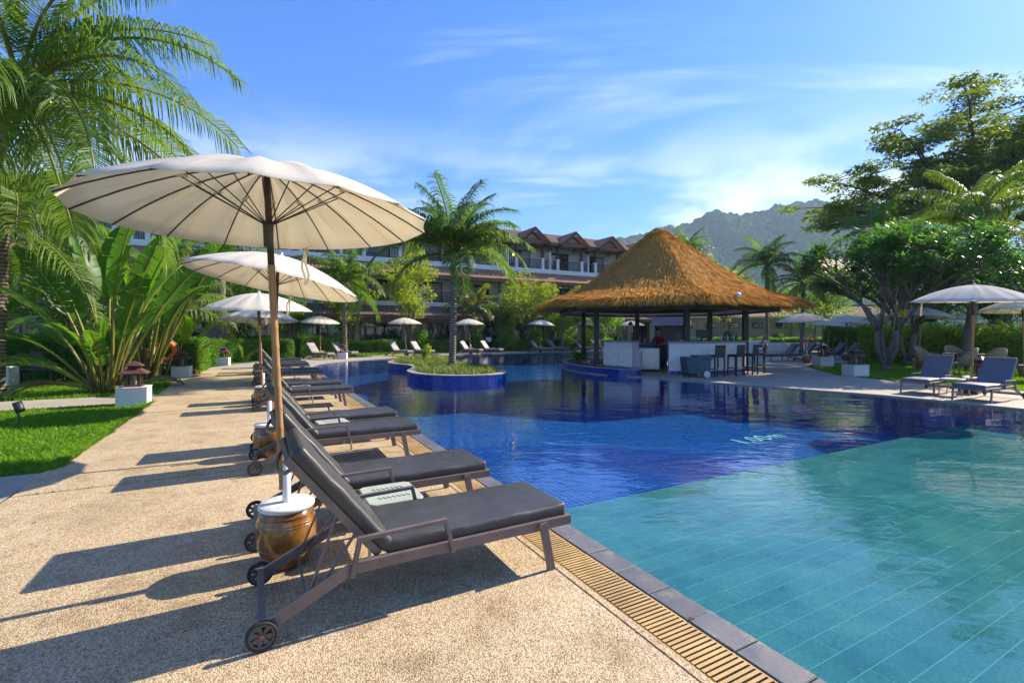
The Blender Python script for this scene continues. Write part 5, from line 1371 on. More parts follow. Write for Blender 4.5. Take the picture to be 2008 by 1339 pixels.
# frangipani with forked grey limbs and white flowers
def frangipani(label, base, scale, seed, top=5.6, rad=3.1):
    rr = random.Random(seed); root = empty("frangipani_tree", base, 0, label, "tree", "frangipani trees on the lawn")
    mb = MB(); tips = []
    def grow(p, d_, r_, L, depth):
        q = p + d_ * L; mid = p.lerp(q, .5) + Vector((rr.gauss(0, .05), rr.gauss(0, .05), 0)) * L
        mb.tube([p, mid, q], [r_, r_ * .88, r_ * .78], 7)
        if depth == 0: tips.append((q, d_)); return
        if depth <= 3 and rr.random() < .8: tips.append((q, d_))
        for k in range(2 if rr.random() < .55 else 3):
            a = rr.uniform(0, 6.28); sp_ = rr.uniform(.35, .7)
            n_ = (d_ + Vector((math.cos(a) * sp_ * .78, math.sin(a) * sp_ * .78, rr.uniform(-.26, .12)))).normalized()
            grow(q, n_, r_ * .72, L * rr.uniform(.70, .86), depth - 1)
    for k in range(4):
        a = k * 1.57 + rr.uniform(-.4, .4); grow(Vector((0, 0, .12)), Vector((math.cos(a) * .27, math.sin(a) * .27, 1)).normalized(), .10, 1.36 * scale, 5)
    mb.tube([(0, 0, 0), (0, 0, .3)], [.17, .14], 9); mb.build("trunk", "bark_grey", root, True)
    P_, D_, N_ = [], [], []; fl = MB()
    for q, d_ in tips:
        for k in range(20):
            a = rr.uniform(0, 6.28); e = rr.uniform(-.25, .8)
            dd = Vector((math.cos(a), math.sin(a), e)).normalized(); P_.append(q + Vector((rr.gauss(0, .12), rr.gauss(0, .12), rr.gauss(0, .12))) + dd * .04); D_.append(dd); N_.append(Vector((-math.cos(a) * .5, -math.sin(a) * .5, 1)).normalized())
        if rr.random() < .11:
            c = q + Vector((0, 0, .20))
            for k in range(9):
                a = rr.uniform(0, 6.28); o_ = c + Vector((rr.gauss(0, .07), rr.gauss(0, .07), rr.gauss(0, .05)))
                for j in range(5):
                    b = a + j * 1.2566; fl.add([o_, o_ + Vector((math.cos(b - .35), math.sin(b - .35), .35)) * .05, o_ + Vector((math.cos(b), math.sin(b), .4)) * .075, o_ + Vector((math.cos(b + .35), math.sin(b + .35), .35)) * .05], [(0, 1, 2, 3)])
    n_ = len(P_); v_, q_ = leaf_quads(np.array(P_), np.array(D_), np.array(N_), rng.uniform(.22, .38, n_), rng.uniform(.075, .11, n_))
    link("crown", np_mesh("crown", v_, q_, "plumeria_leaf"), root)
    fl.build("blossoms", "petal_white", root); return root
frangipani("white flowering frangipani on the right lawn, nearest the lantern", (15.8, 20.2, -.03), 1.22, 3)
frangipani("frangipani with slender trunks behind the nearer flowering one", (18.9, 22.9, -.03), 1.12, 8)

# rain tree with flat layered branches
def rain_tree():
    base = Vector((42.5, 41.0, -.03)); root = empty("rain_tree", base, 0, "huge spreading rain tree with layered branches against the sky at right", "tree")
    mb = MB(); cs, rs = [], []
    fork = Vector((-1.5, 0, 9.0)); limb(mb, (0, 0, 0), fork, .75, .5, .05, 8)
    ends = []
    def pad(c, r_): cs.append(c); rs.append((r_, r_, r_ * .14))
    boughs = [(-14.8, -1, 12.0), (-13.6, 2, 15.2), (-11.0, -3, 17.0), (-9.2, 0, 19.0), (-5.5, -2, 21.4), (-1.5, 2, 23.2), (-12.5, 4, 13.4), (-15.4, 1, 11.0), (-8, 5, 16.8), (3, -1, 23.8), (7, 1, 22.6), (10, -2, 20.0), (13, 1, 17.5), (8, -4, 18.2), (2, -5, 20.4), (-3, -5, 18.6), (12, 3, 14.5), (-6, -6, 14.6), (4, 6, 21), (-10, -5, 13.6)]
    for (dx, dy, z) in boughs:
        e = Vector((dx, dy, z)); pts = limb(mb, fork + Vector((0, 0, random.uniform(0, 3))), e, .26, .04, .07, 10)
        for j in range(4, 11):
            p = pts[j]
            for m_ in range(3):
                q = p + Vector((random.gauss(0, 1.5), random.gauss(0, 1.8), random.uniform(.0, .55))); limb(mb, p, q, .05, .012, .1, 3); pad(q, random.uniform(.8, 1.7))
    mb.build("trunk", "bark_dark", root, True)
    n_each = 165
    v_, q_ = cloud(cs, rs, n_each, .42, .16, .8)
    link("crown", np_mesh("crown", v_, q_, "rain_leaf"), root)
rain_tree()

def hedge(label, path, h, w, dens, leaf="hedge_leaf", L=.075, W=.045, group="clipped hedges", z0=-.03, ragged=.05):
    """path: ground points of its centre line"""
    c0 = Vector(path[0][:2]); root = empty("hedge", (c0.x, c0.y, z0), 0, label, "hedge", group)
    P = [Vector(p[:2]) - c0 for p in path]; core = MB(); Ps, Ns = [], []
    for a, b in zip(P, P[1:]):
        d_ = (b - a).normalized(); nn = Vector((-d_.y, d_.x)); Lg = (b - a).length; hw = w / 2 - .06
        core.prism([a + nn * hw, a - nn * hw, b - nn * hw, b + nn * hw], 0.02, h - .08)
        n_ = int(Lg * (h * 2 + w) * dens)
        u = rng.uniform(0, 1, n_); side = rng.choice([0, 1, 2], n_, p=[h / (2 * h + w), h / (2 * h + w), w / (2 * h + w)])
        zz_ = rng.uniform(.02, h, n_); off = rng.uniform(-w / 2, w / 2, n_)
        off = np.where(side == 0, w / 2, np.where(side == 1, -w / 2, off)); zz_ = np.where(side == 2, h, zz_)
        off = off + rng.normal(0, ragged, n_) * np.where(side == 2, .3, 1); zz_ = zz_ + rng.normal(0, ragged, n_) * np.where(side == 2, 1.3, .3) + .05 * np.sin(u * Lg * 2.2 + a.x)
        pts = np.array([a.x, a.y, 0])[None] + u[:, None] * np.array([(b - a).x, (b - a).y, 0])[None] + off[:, None] * np.array([nn.x, nn.y, 0])[None] + np.stack([np.zeros(n_), np.zeros(n_), zz_], 1)
        nv = np.where(side[:, None] == 2, np.array([[0, 0, 1.]]), np.where(side[:, None] == 0, 1, -1) * np.array([[nn.x, nn.y, .35]]))
        Ps.append(pts); Ns.append(nv)
    core.build("core", "dark_leaf", root)
    p = np.concatenate(Ps); nv = unit(np.concatenate(Ns) + rng.normal(0, .55, (len(p), 3))); dr = rand_dirs(len(p)); dr = unit(dr - nv * (dr * nv).sum(1)[:, None])
    v_, q_ = leaf_quads(p, dr, nv, L * rng.uniform(.7, 1.4, len(p)), W * rng.uniform(.7, 1.3, len(p)))
    link("foliage", np_mesh("foliage", v_, q_, leaf), root); return root
hedge("clipped hedge behind the dark bench at the left edge", [(-19.5, 16.2), (-16.0, 16.4), (-13.5, 16.9)], 1.45, .9, 1300)
hedge("clipped hedge along the walkway behind the lifebuoy", [(-12.6, 18.3), (-13.6, 20.4), (-14.9, 22.6)], 1.25, .9, 1200)
hedge("curving clipped hedge behind the small far lantern", [(-15.4, 23.6), (-15.8, 25.8), (-15.4, 28.4), (-14.4, 30.8)], 1.15, 1.0, 900)
hedge("hedge block behind the far end of the walkway", [(-14.2, 31.6), (-12.6, 33.2)], 1.3, 1.0, 900)
BK = "low hedges in front of the hotel"
hedge("low hedge under the hotel windows behind the first far parasol", [R(36.4, 5.0), R(36.4, 10.8)], .95, .8, 550, "hedge_leaf", .11, .06, BK)
hedge("low hedge under the hotel windows behind the second far parasol", [R(36.6, 11.6), R(36.6, 17.2)], .95, .8, 550, "hedge_leaf", .11, .06, BK)
hedge("low hedge under the hotel windows behind the third far parasol", [R(36.6, 18.2), R(36.8, 23.5)], .95, .8, 550, "hedge_leaf", .11, .06, BK)
hedge("low hedge under the hotel windows left of the bar posts", [R(36.8, 24.4), R(37.0, 31)], .95, .8, 550, "hedge_leaf", .11, .06, BK)
hedge("low hedge in front of the garden wing, seen behind the bar stools", [(15, 49.5), (24, 49.5), (33, 49.0)], 1.0, .9, 420, "hedge_leaf", .13, .07, BK)
hedge("lush light green hedge behind the beige chairs at right", [(19.8, 27.2), (22.6, 25.4), (25.6, 22.5), (27.5, 18.5)], 1.65, 1.7, 650, "lime_leaf", .15, .08, "clipped hedges", -.03, .14)
hedge("shrubby border behind the far right parasols", [(23.5, 36.0), (26.5, 34.0), (29.5, 30.0)], 1.8, 1.6, 450, "hedge_leaf", .17, .09, "clipped hedges", -.03, .16)
def shrub(label, base, h, r_, leaf="hedge_leaf", n_=700, L=.13, W=.07):
    root = empty("shrub", base, 0, label, "shrub", "rounded shrubs by the hotel")
    mb = MB(); limb(mb, (0, 0, 0), (0, 0, h * .5), .03, .02); mb.build("stem", "bark_dark", root)
    cs = [(random.gauss(0, .25) * r_, random.gauss(0, .25) * r_, random.uniform(.25, .85) * h) for k in range(9)]; rs = [(r_ * .55, r_ * .55, h * .22)] * 9
    v_, q_ = cloud(cs, rs, n_ // 9 * 2, L, W); link("foliage", np_mesh("foliage", v_, q_, leaf), root)
for lab, s_, t_, h_, r_ in (("shrub by the hotel windows behind the first far parasol", 35.9, 5.4, 2.3, .9), ("upright shrub between the first and second far parasols", 36.0, 11.2, 2.2, .8), ("shrub behind the second far parasol's pole", 36.2, 16.2, 2.2, .9), ("shrub behind the island palm's trunk", 36.2, 19.0, 2.2, .9),
                            ("shrub behind the third far parasol", 36.4, 22.0, 2.4, 1.0), ("shrub left of the fourth far parasol", 36.6, 25.4, 2.4, 1.1), ("shrub behind the fourth far parasol", 36.8, 28.6, 2.4, 1.0)):
    shrub(lab, R(s_, t_, -.03), h_, r_)
for lab, x, y in (("round shrub against the garden wing wall behind the stools", 17.6, 50.5), ("round shrub against the garden wing between two windows", 22.9, 50.5), ("round shrub against the garden wing under the far parasol", 28.2, 50.3)):
    shrub(lab, (x, y, -.03), 1.9, 1.0)
shrub("tuft of leaves growing in the bar planter by the posts", (3.05, 22.3, .19), .55, .35, "hedge_leaf", 240, .10, .05)
shrub("yellow green sprig in the island planter left of the palm", (-4.1, 22.8, .19), .85, .3, "lime_leaf", 260, .11, .05)

# lawns: blades near enough to be seen
def lawn(label, poly, n_, hmin, hmax, w, mat="grass_blade", name="lawn_grass"):
    g = blades([Vector(q[:2]) for q in poly], n_, hmin, hmax, w, -.034, mat, name, .55); tag(g, label, "grass", kind="stuff"); return g
lawn("bright lawn beside the walkway at left", [R(7.42, -2.14), R(13.66, -2.2), R(13.66, -9), R(7.42, -7)], 60000, .03, .075, .010)
lawn("lawn under the paddle leaved clump", [R(15.6, -2.2), R(19, -2.4), R(22, -2.5), R(23, -5.6), R(22, -9.5), R(15.8, -12)], 34000, .035, .085, .016)
lawn("lawn corner at the lower left edge", [R(5.0, -2.18), R(6.15, -2.16), R(6.15, -4), R(5.0, -4)], 5000, .03, .07, .010)
lawn("lawn under the frangipani trees", [(14.4, 23.1), (13.1, 20.3), (12.35, 17.9), (12.7, 16.0), (13.6, 14.5), (15.1, 10.8), (22, 12), (25, 19), (20, 26)], 52000, .03, .09, .018)
lawn("grass verge behind the far loungers", [(-13.3, 29.9), (-10.8, 32.7), (-7.8, 35.5), (-4.8, 37.9), (-1.3, 40.1), (3.7, 42.8), (3.0, 45), (-3, 41.9), (-9, 37.5), (-13, 33)], 26000, .06, .22, .03)

# ------------------------------------------------------------------ garden lanterns on white blocks
def make_block(dark=False):
    root = empty("lantern_plinth", label="-", cat="plinth")
    MB().box((0, 0, 0.15), (0.46, 0.46, 0.36)).build("block", "white_paint", root, bevel=0.008)
    MB().box((0, 0, 0.337), (0.48, 0.48, 0.014)).build("cap", "white_paint", root, bevel=0.004)
    return root
def make_lantern():
    root = empty("garden_lantern", label="-", cat="lantern")
    MB().box((0, 0, 0.015), (0.27, 0.27, 0.03)).build("base", "lantern_wood", root, bevel=0.004)
    for sx in (-1, 1):
        for sy in (-1, 1): MB().box((sx * .095, sy * .095, 0.135), (0.032, 0.032, 0.21)).build("post", "lantern_wood", root)
        MB().box((sx * .095, 0, 0.135), (0.014, 0.02, 0.21)).build("mullion", "lantern_wood", root); MB().box((0, sx * .095, 0.135), (0.02, 0.014, 0.21)).build("mullion", "lantern_wood", root)
    MB().box((0, 0, 0.12), (0.06, 0.06, 0.16)).build("lamp_glass", "curtain", root)
    def pag(r0, r1, z0, z1):
        vs = [(sx * r0, sy * r0, z0) for sx, sy in ((-1, -1), (1, -1), (1, 1), (-1, 1))] + [(sx * r0, sy * r0, z0 + .015) for sx, sy in ((-1, -1), (1, -1), (1, 1), (-1, 1))] + [(sx * r1, sy * r1, z1) for sx, sy in ((-1, -1), (1, -1), (1, 1), (-1, 1))]
        return MB().add(vs, [(3, 2, 1, 0), (0, 1, 5, 4), (1, 2, 6, 5), (2, 3, 7, 6), (3, 0, 4, 7), (4, 5, 9, 8), (5, 6, 10, 9), (6, 7, 11, 10), (7, 4, 8, 11), (8, 9, 10, 11)])
    pag(0.215, 0.10, 0.24, 0.335).build("lower_roof", "lantern_wood", root)
    for sx in (-1, 1):
        for sy in (-1, 1): MB().box((sx * .07, sy * .07, 0.355), (0.03, 0.03, 0.05)).build("stub", "lantern_wood", root)
    MB().box((0, 0, 0.355), (0.10, 0.10, 0.045)).build("vent", "lantern_wood", root)
    pag(0.135, 0.012, 0.378, 0.475).build("upper_roof", "lantern_wood", root)
    return root
block, lantern = Kind(make_block()), Kind(make_lantern())
def lamp(x, y, rz, where, scale=1.0, group="lanterns on white plinths round the pool"):
    block.place((x, y, -.03 * (scale > 0)), RAD(rz), "white block plinth %s" % where, "white plinths", scale)
    lantern.place((x, y, .314 * scale), RAD(rz), "brown pagoda lantern on the plinth %s" % where, "pagoda lanterns", scale)
lamp(-8.50, 10.75, 28, "beside the walkway at left, nearest the camera", 1.22)
lamp(-11.95, 17.3, 24, "below the orange lifebuoy at left", 1.2)
lamp(-14.25, 23.6, 20, "by the hedge at the walkway's far bend", 1.15)
lamp(-10.35, 29.2, 10, "behind the first pair of far loungers", 1.15)
lamp(12.75, 17.75, 4, "at the near edge of the right lawn", 1.3)
lamp(14.9, 22.9, 0, "at the lawn's tip beside the bar deck", 1.4)
lamp(20.6, 27.0, 6, "behind the frangipani trunks", 1.2)
lamp(13.05, 13.3, 8, "behind the near right-hand loungers", 1.2)
lamp(8.0, 41.8, 8, "by the far loungers seen between the bar posts", 1.15)
def recover(o, mat):
    for ch in kids(o):
        if "cushion" in ch.name:
            nm = ch.name.split(".")[0] + "_" + mat
            if nm not in bpy.data.meshes: m2 = ch.data.copy(); m2.name = nm; m2.materials[0] = MATS[mat]
            ch.data = bpy.data.meshes[nm]
# back deck: loungers in pairs, each pair with its parasol and jar
BACK = "loungers on the far deck"
names = ["first", "second", "third", "fourth", "fifth"]
pairs = [((626, 704), (674, 701), 628), ((784, 698), (826, 697), 797), ((922, 694.5), (962, 693.5), 923), ((1060, 691), (1093, 690), 1060), ((1146, 689.5), (1176, 689), 1147)]
for k, (a, b, ux) in enumerate(pairs):
    for j, q in enumerate((a, b)):
        g_ = G(*q); ang = RAD(-27 + random.uniform(-3, 3)); off = Vector((math.cos(ang), math.sin(ang), 0)) * -0.95
        lo_ = lounger.place(g_ + off, ang, "grey lounger on the far deck, %s one of the %s pair from the walkway" % (("left" if j == 0 else "right"), names[k]), BACK)
        recover(lo_, "mattress_pale")
    g_ = (G(*a) + G(*b)) / 2 + Vector((0.1, .45, 0)); g_.x = (ux - CX) / FPX * g_.y
    parasol(g_, "cream parasol over the %s pair of loungers on the far deck" % names[k], "parasols on the far deck", (RAD(random.uniform(-3, 3)), RAD(random.uniform(-4, 4))), 1.08, random.uniform(0, .3), "brown jar under the parasol of the %s far pair" % names[k], -.33)
for lab, x, y in (("white parasol seen between the bar posts, left one", 1240, 1.0), ("pale parasol seen between the bar posts, right one", 1310, 1.0)):
    Y = 43.5; parasol(Vector(((x - CX) / FPX * Y, Y, 0)), lab, "parasols behind the bar", (RAD(2), RAD(-3)), 1.1, .1, "brown jar of the %s" % ("left parasol behind the bar" if x == 1240 else "right parasol behind the bar"), -.35)
# right deck: two loungers with footrests toward the pool
RG = "loungers on the right-hand deck"
g_ = G(1792, 771); recover(lounger.place(R(6.05, 15.2 + 1.73), ROW + math.pi + RAD(3), "blue grey lounger by the pool under the right-hand parasol, nearer the lantern lawn", RG), "mattress_blue")
recover(lounger.place(R(4.65, 14.65 + 1.73), ROW + math.pi - RAD(2), "blue grey lounger at the right edge of the picture beside the pool", RG), "mattress_blue")
tbl.place(R(5.40, 15.75), ROW, "small plastic table between the two right-hand loungers", "plastic side tables beside the walkway loungers", 1.15)
p = R(5.35, 16.65); parasol(p, "white parasol at the right edge over the two poolside loungers", "parasols on the right-hand side", (RAD(3), RAD(-2)), 1.16, .1, "brown jar under the right edge parasol", -.33)
# cluster of loungers beyond the lawn
CG = "loungers beyond the bar deck"
clus = [((1566, 708), 176, "nearest the bar stools"), ((1602, 707), 174, "second from the bar stools"), ((1660, 704), 178, "behind the lawn tip plinth, its back lit brown"), ((1688, 703), 176, "just left of the frangipani trunks"), ((1752, 702), 184, "behind the frangipani trunks"), ((1782, 703), 186, "right of the frangipani trunks"),
        ((1610, 688), 15, "facing away near the right lifebuoy"), ((1672, 688), 12, "facing away behind the dark backed ones")]
for (q, ang, where) in clus:
    lounger.place(G(*q), RAD(ang + random.uniform(-4, 4)), "dark lounger beyond the bar deck, %s" % where, CG)
for (x, Y, lab, sc, zo) in ((1582, 25.2, "white parasol right of the bar, over the dark loungers", 1.12, -.45), (1660, 27.5, "white parasol half covered by frangipani leaves", 1.1, -.42), (1622, 34.0, "cream parasol low behind the two white ones", 1.1, -.5), (1745, 24.5, "pale parasol seen through the frangipani limbs", 1.1, -.35), (1800, 21.5, "white parasol left of the right edge one", 1.1, -.28), (1905, 33.0, "white parasol low over the light green hedge", 1.2, -.3), (2010, 17.5, "white parasol cut by the right edge", 1.15, -.32), (1720, 36.0, "far white parasol behind the frangipani crown", 1.1, -.35)):
    parasol(Vector(((x - CX) / FPX * Y, Y, 0)), lab, "parasols on the right-hand side", (RAD(random.uniform(-3, 3)), RAD(random.uniform(-5, 5))), sc, random.uniform(0, .4), "brown jar of the " + lab.replace("white ", "").replace("pale ", "").replace("cream ", ""), zo)

# rattan armchairs and tables on the lawn
def make_armchair():
    root = empty("rattan_armchair", label="-", cat="armchair")
    for sx in (-1, 1):
        for sy in (-1, 1): MB().bar((sx * .24, sy * .22, 0), (sx * .25, sy * .23, .36), .045, .045, (0, 1, 0)).build("leg", "wicker_beige", root)
    MB().box((0, 0, .39), (.54, .52, .08)).build("seat", "wicker_beige", root, bevel=.02)
    n_ = 17; vs, fs = [], []
    for layer, ro in ((0, 1.0), (1, .90)):
        for i in range(n_):
            a = RAD(-200 + 220 * i / (n_ - 1)); hgt = .62 + .32 * max(0, math.sin(-a)) ** .8 if math.sin(-a) > 0 else .62
            x, y = .31 * ro * math.cos(a), .30 * ro * math.sin(a)
            vs += [(x * .95, y * .95, .32), (x * 1.02, y * 1.02, hgt * .75), (x * 1.06, y * 1.12, hgt)]
    o_ = 3 * n_
    for i in range(n_ - 1):
        for k in (0, 1):
            a = i * 3 + k; fs += [(a, a + 3, a + 4, a + 1), (o_ + a + 1, o_ + a + 4, o_ + a + 3, o_ + a)]
        a = i * 3 + 2; fs.append((a, a + 3, o_ + a + 3, o_ + a)); a = i * 3; fs.append((o_ + a, o_ + a + 3, a + 3, a))
    fs += [(0, 1, o_ + 1, o_), (1, 2, o_ + 2, o_ + 1)]; e = (n_ - 1) * 3; fs += [(o_ + e, o_ + e + 1, e + 1, e), (o_ + e + 1, o_ + e + 2, e + 2, e + 1)]
    MB().add(vs, fs).build("curved_back", "wicker_beige", root, True)
    return root
arm = Kind(make_armchair())
for (px_2, py_2, rz, lab) in ((1814, 727, 200, "beige rattan armchair at the lawn's edge, leftmost of the set"), (1872, 722, 170, "beige rattan armchair behind the blue lounger's back"), (1893, 735, 30, "beige rattan armchair with its back toward the pool, right of the blue lounger"), (1950, 733, -10, "beige rattan armchair behind the right edge parasol pole")):
    arm.place(G(px_2, py_2, -.03), RAD(rz), lab, "rattan armchairs on the right lawn", 1.12)
def make_dining():
    root = empty("garden_table", label="-", cat="table")
    MB().box((0, 0, .71), (.80, .80, .04)).build("table_top", "dark_wood", root, bevel=.008)
    for sx in (-1, 1):
        for sy in (-1, 1): MB().box((sx * .34, sy * .34, .345), (.06, .06, .69)).build("leg", "dark_wood", root)
    return root
dt = Kind(make_dining())
dt.place(G(1925, 728, -.03), .2, "dark square table among the beige rattan armchairs", None)
dt.place(G(1845, 724, -.03), .1, "dark square table left of the armchairs, behind the lounger", None)

# lifebuoys on stands
def lifebuoy(label, loc, rz, R_=.36, r_=.075, h=1.05, tilt=6):
    b = empty("lifebuoy", (loc[0], loc[1], loc[2] + h), rz, label, "lifebuoy")
    b.rotation_euler = (RAD(tilt), 0, rz); n1_, n2_ = 36, 10
    vs, fs = [], []
    for i in range(n1_):
        a = 2 * math.pi * i / n1_
        for j in range(n2_):
            c = 2 * math.pi * j / n2_; rr_ = R_ + r_ * math.cos(c) - r_; vs.append((rr_ * math.cos(a), r_ * math.sin(c) * .8, rr_ * math.sin(a)))
    for i in range(n1_):
        for j in range(n2_): fs.append((i * n2_ + j, ((i + 1) % n1_) * n2_ + j, ((i + 1) % n1_) * n2_ + (j + 1) % n2_, i * n2_ + (j + 1) % n2_))
    MB().add(vs, fs).build("ring", "lifebuoy_orange", b, True)
    for k in range(4):
        a = RAD(45 + 90 * k); pts = []
        for j in range(11):
            c = 2 * math.pi * j / 10; rr_ = R_ - r_ + (r_ * 1.05) * math.cos(c); pts.append((rr_ * math.cos(a), r_ * .86 * math.sin(c), rr_ * math.sin(a)))
        mb = MB()
        for q1, q2 in zip(pts, pts[1:]): mb.bar(q1, q2, .06, .006, (math.sin(a), 0, -math.cos(a)))
        mb.build("band", "white_pipe", b)
    pts = []
    for j in range(41):
        a = 2 * math.pi * j / 40; rr_ = R_ + .02 + .03 * abs(math.sin(2 * (a + RAD(45)))); pts.append((rr_ * math.cos(a), -.02, rr_ * math.sin(a)))
    MB().tube(pts, .007, 5).build("grab_line", "white_pipe", b, True)
    s_ = empty("lifebuoy_stand", loc, rz, "dark post stand of the " + " ".join(label.split()[-11:]), "stand")
    MB().tube([(0, .12, 0), (0, .10, h + .32)], .028, 10).build("post", "black_metal", s_, True); MB().box((0, .10, .015), (.26, .26, .03)).build("foot_plate", "black_metal", s_)
    MB().bar((0, .12, h + .25), (0, -.04, h + .27), .03, .03).build("hook", "black_metal", s_)
lifebuoy("orange lifebuoy hanging by the banana leaves at left", Vector((-12.35, 17.0, -.03)), RAD(62), .40, .085, .98)
lifebuoy("orange and white lifebuoy among the dark loungers right of the bar", Vector((19.6, 31.2, -.004)), RAD(20), .42, .085, 1.0)

# left lawn: bench, white block, spotlight, sign
be = empty("garden_bench", (-15.05, 15.1, -.03), RAD(8), "dark brown bench with a high back in front of the left hedge", "bench")
for sx in (-1, 1):
    for y_ in (-.25, .25): MB().box((sx * .62, y_, .22), (.06, .06, .44)).build("leg", "dark_wood", be)
    MB().bar((sx * .62, -.22, .12), (sx * .62, .22, .12), .04, .04).build("stretcher", "dark_wood", be)
MB().box((0, 0, .46), (1.36, .60, .05)).build("seat", "dark_wood", be, bevel=.01)
MB().bar((-.35, .26, .75), (.05, .26, .75), .05, .56).build("backrest", "dark_wood", be)
o = empty("white_bollard", (-15.2, 14.4, -.03), .1, "white painted block standing on grass before the dark bench", "block"); MB().box((0, 0, .30), (.36, .36, .60)).build("block", "white_paint", o, bevel=.02); MB().box((0, 0, .605), (.32, .32, .02)).build("cap", "white_paint", o)
o = empty("garden_spotlight", (-8.62, 8.35, -.03), 0, "small black cylinder spotlight on a stake at the left edge of the lawn", "spotlight")
MB().tube([(0, 0, 0), (0, 0, .22)], .012, 8).build("stake", "black_metal", o); MB().bar((-.03, 0, .2), (-.03, 0, .30), .008, .03).build("bracket", "black_metal", o)
b_ = MB().lathe([(0.0, -.09), (.062, -.09), (.066, -.06), (.066, .09), (.058, .09), (.052, -.02), (0, -.02)], 18).build("housing", "black_metal", o, True); b_.location = (0, 0, .33); b_.rotation_euler = (RAD(12), RAD(-8), 0)
sg = empty("notice_board", (-0.0 + G(957, 690).x, G(957, 690).y + .8, -.03), RAD(5), "small white notice board behind the third pair of far loungers", "sign")
MB().tube([(0, 0.02, 0), (0, 0.02, 1.0)], .02, 8).build("post", "black_metal", sg); MB().box((0, 0, 1.05), (.46, .02, .36)).build("panel", "white_pipe", sg)
MB().bar((-.06, -.012, .99), (.10, -.012, 1.10), .004, .03, (0, 1, 0)).build("drawn_mark", "black_metal", sg); MB().bar((-.08, -.012, 1.08), (.02, -.012, 1.04), .004, .03, (0, 1, 0)).build("drawn_mark", "black_metal", sg)
# low white walls and pool broom beyond the bar
lw = empty("low_white_wall", (20.6, 40.6, -.03), RAD(-4), "low white planter wall behind the bar stools", "wall"); MB().box((0, 0, .46), (2.3, .5, .98)).build("wall", "white_paint", lw); MB().box((.9, -.26, .5), (.3, .02, .3)).build("hatch", "plaster_beige", lw)
lw = empty("low_white_wall", (24.6, 42.6, -.03), RAD(-4), "long low pale wall behind the right lifebuoy", "wall"); MB().box((0, 0, .35), (5.4, .4, .76)).build("wall", "white_paint", lw)
br_ = empty("pool_pole", (0, 0, 0), 0, "pale blue pole leaning on the low wall behind the dark loungers", "pole"); MB().tube([(21.6, 38.8, 1.15), (23.0, 38.2, .05)], .035, 8).build("handle", "cart_plastic", br_, True); MB().bar((22.7, 38.1, .05), (23.3, 38.3, .05), .08, .1).build("head", "white_pipe", br_)
o = empty("pool_camera", (0, 0, 0), 0, "yellow leaf caught among the frangipani limbs", "leaf"); bpy.data.objects.remove(o)
v_, q_ = cloud([(15.55, 19.0, 2.35)], [(.13, .13, .13)], 26, .14, .08); lf = link("yellow_leaf", np_mesh("yellow_leaf", v_, q_, "yellow_leaf")); tag(lf, "bright yellow withered leaves hanging among the frangipani limbs", "leaves", kind="stuff")
lfm = MB().add([(0, 0, 0), (.018, .012, .006), (.05, 0, .002), (.018, -.012, .007)], [(0, 1, 2, 3)]).mesh("fallen_leaf", "dry_leaf")
for i, (x, y, z, lab) in enumerate(((*G(1347, 1215)[:2], .006, "dry orange leaf lying on the drain grating"), (*G(66, 1027)[:2], .003, "tiny dry leaf on the walkway at lower left"), (*R(4.35, 1.2)[:2], .425, "small yellow leaf on the second lounger's cushion"))):
    o = link("fallen_leaf", lfm); o.location = (x, y, z); o.rotation_euler = (0.1, 0, i * 2.1); tag(o, lab, "leaf")

# ------------------------------------------------------------------ people, each one skinned body
def person(label, joints, bones, radii, paint, loc, rz, kids_=()):
    me = bpy.data.meshes.new("person"); me.from_pydata([Vector(j) for j in joints], bones, [])
    tmp = link("person_rig", me); sk = tmp.modifiers.new("skin", 'SKIN'); sk.use_smooth_shade = True
    for i, r_ in enumerate(radii): me.skin_vertices[0].data[i].radius = (r_, r_) if not isinstance(r_, tuple) else r_
    me.skin_vertices[0].data[0].use_root = True
    ss = tmp.modifiers.new("sub", 'SUBSURF'); ss.levels = 2; ss.render_levels = 2
    dg = bpy.context.evaluated_depsgraph_get(); body = bpy.data.meshes.new_from_object(tmp.evaluated_get(dg)); bpy.data.objects.remove(tmp)
    body.name = "person"; body.materials.clear()
    mats_ = sorted(set(paint)); [body.materials.append(MATS[m_]) for m_ in mats_]
    for pg in body.polygons:
        c = pg.center; best = min(range(len(bones)), key=lambda k: seg_d(c, Vector(joints[bones[k][0]]), Vector(joints[bones[k][1]])))
        pg.material_index = mats_.index(paint[best]); pg.use_smooth = True
    o = link("person", body); o.location = loc; o.rotation_euler = (0, 0, rz); tag(o, label, "person")
    return o
def seg_d(p, a, b):
    ab = b - a; t_ = max(0, min(1, (p - a).dot(ab) / max(1e-9, ab.length_squared))); return (p - a - ab * t_).length
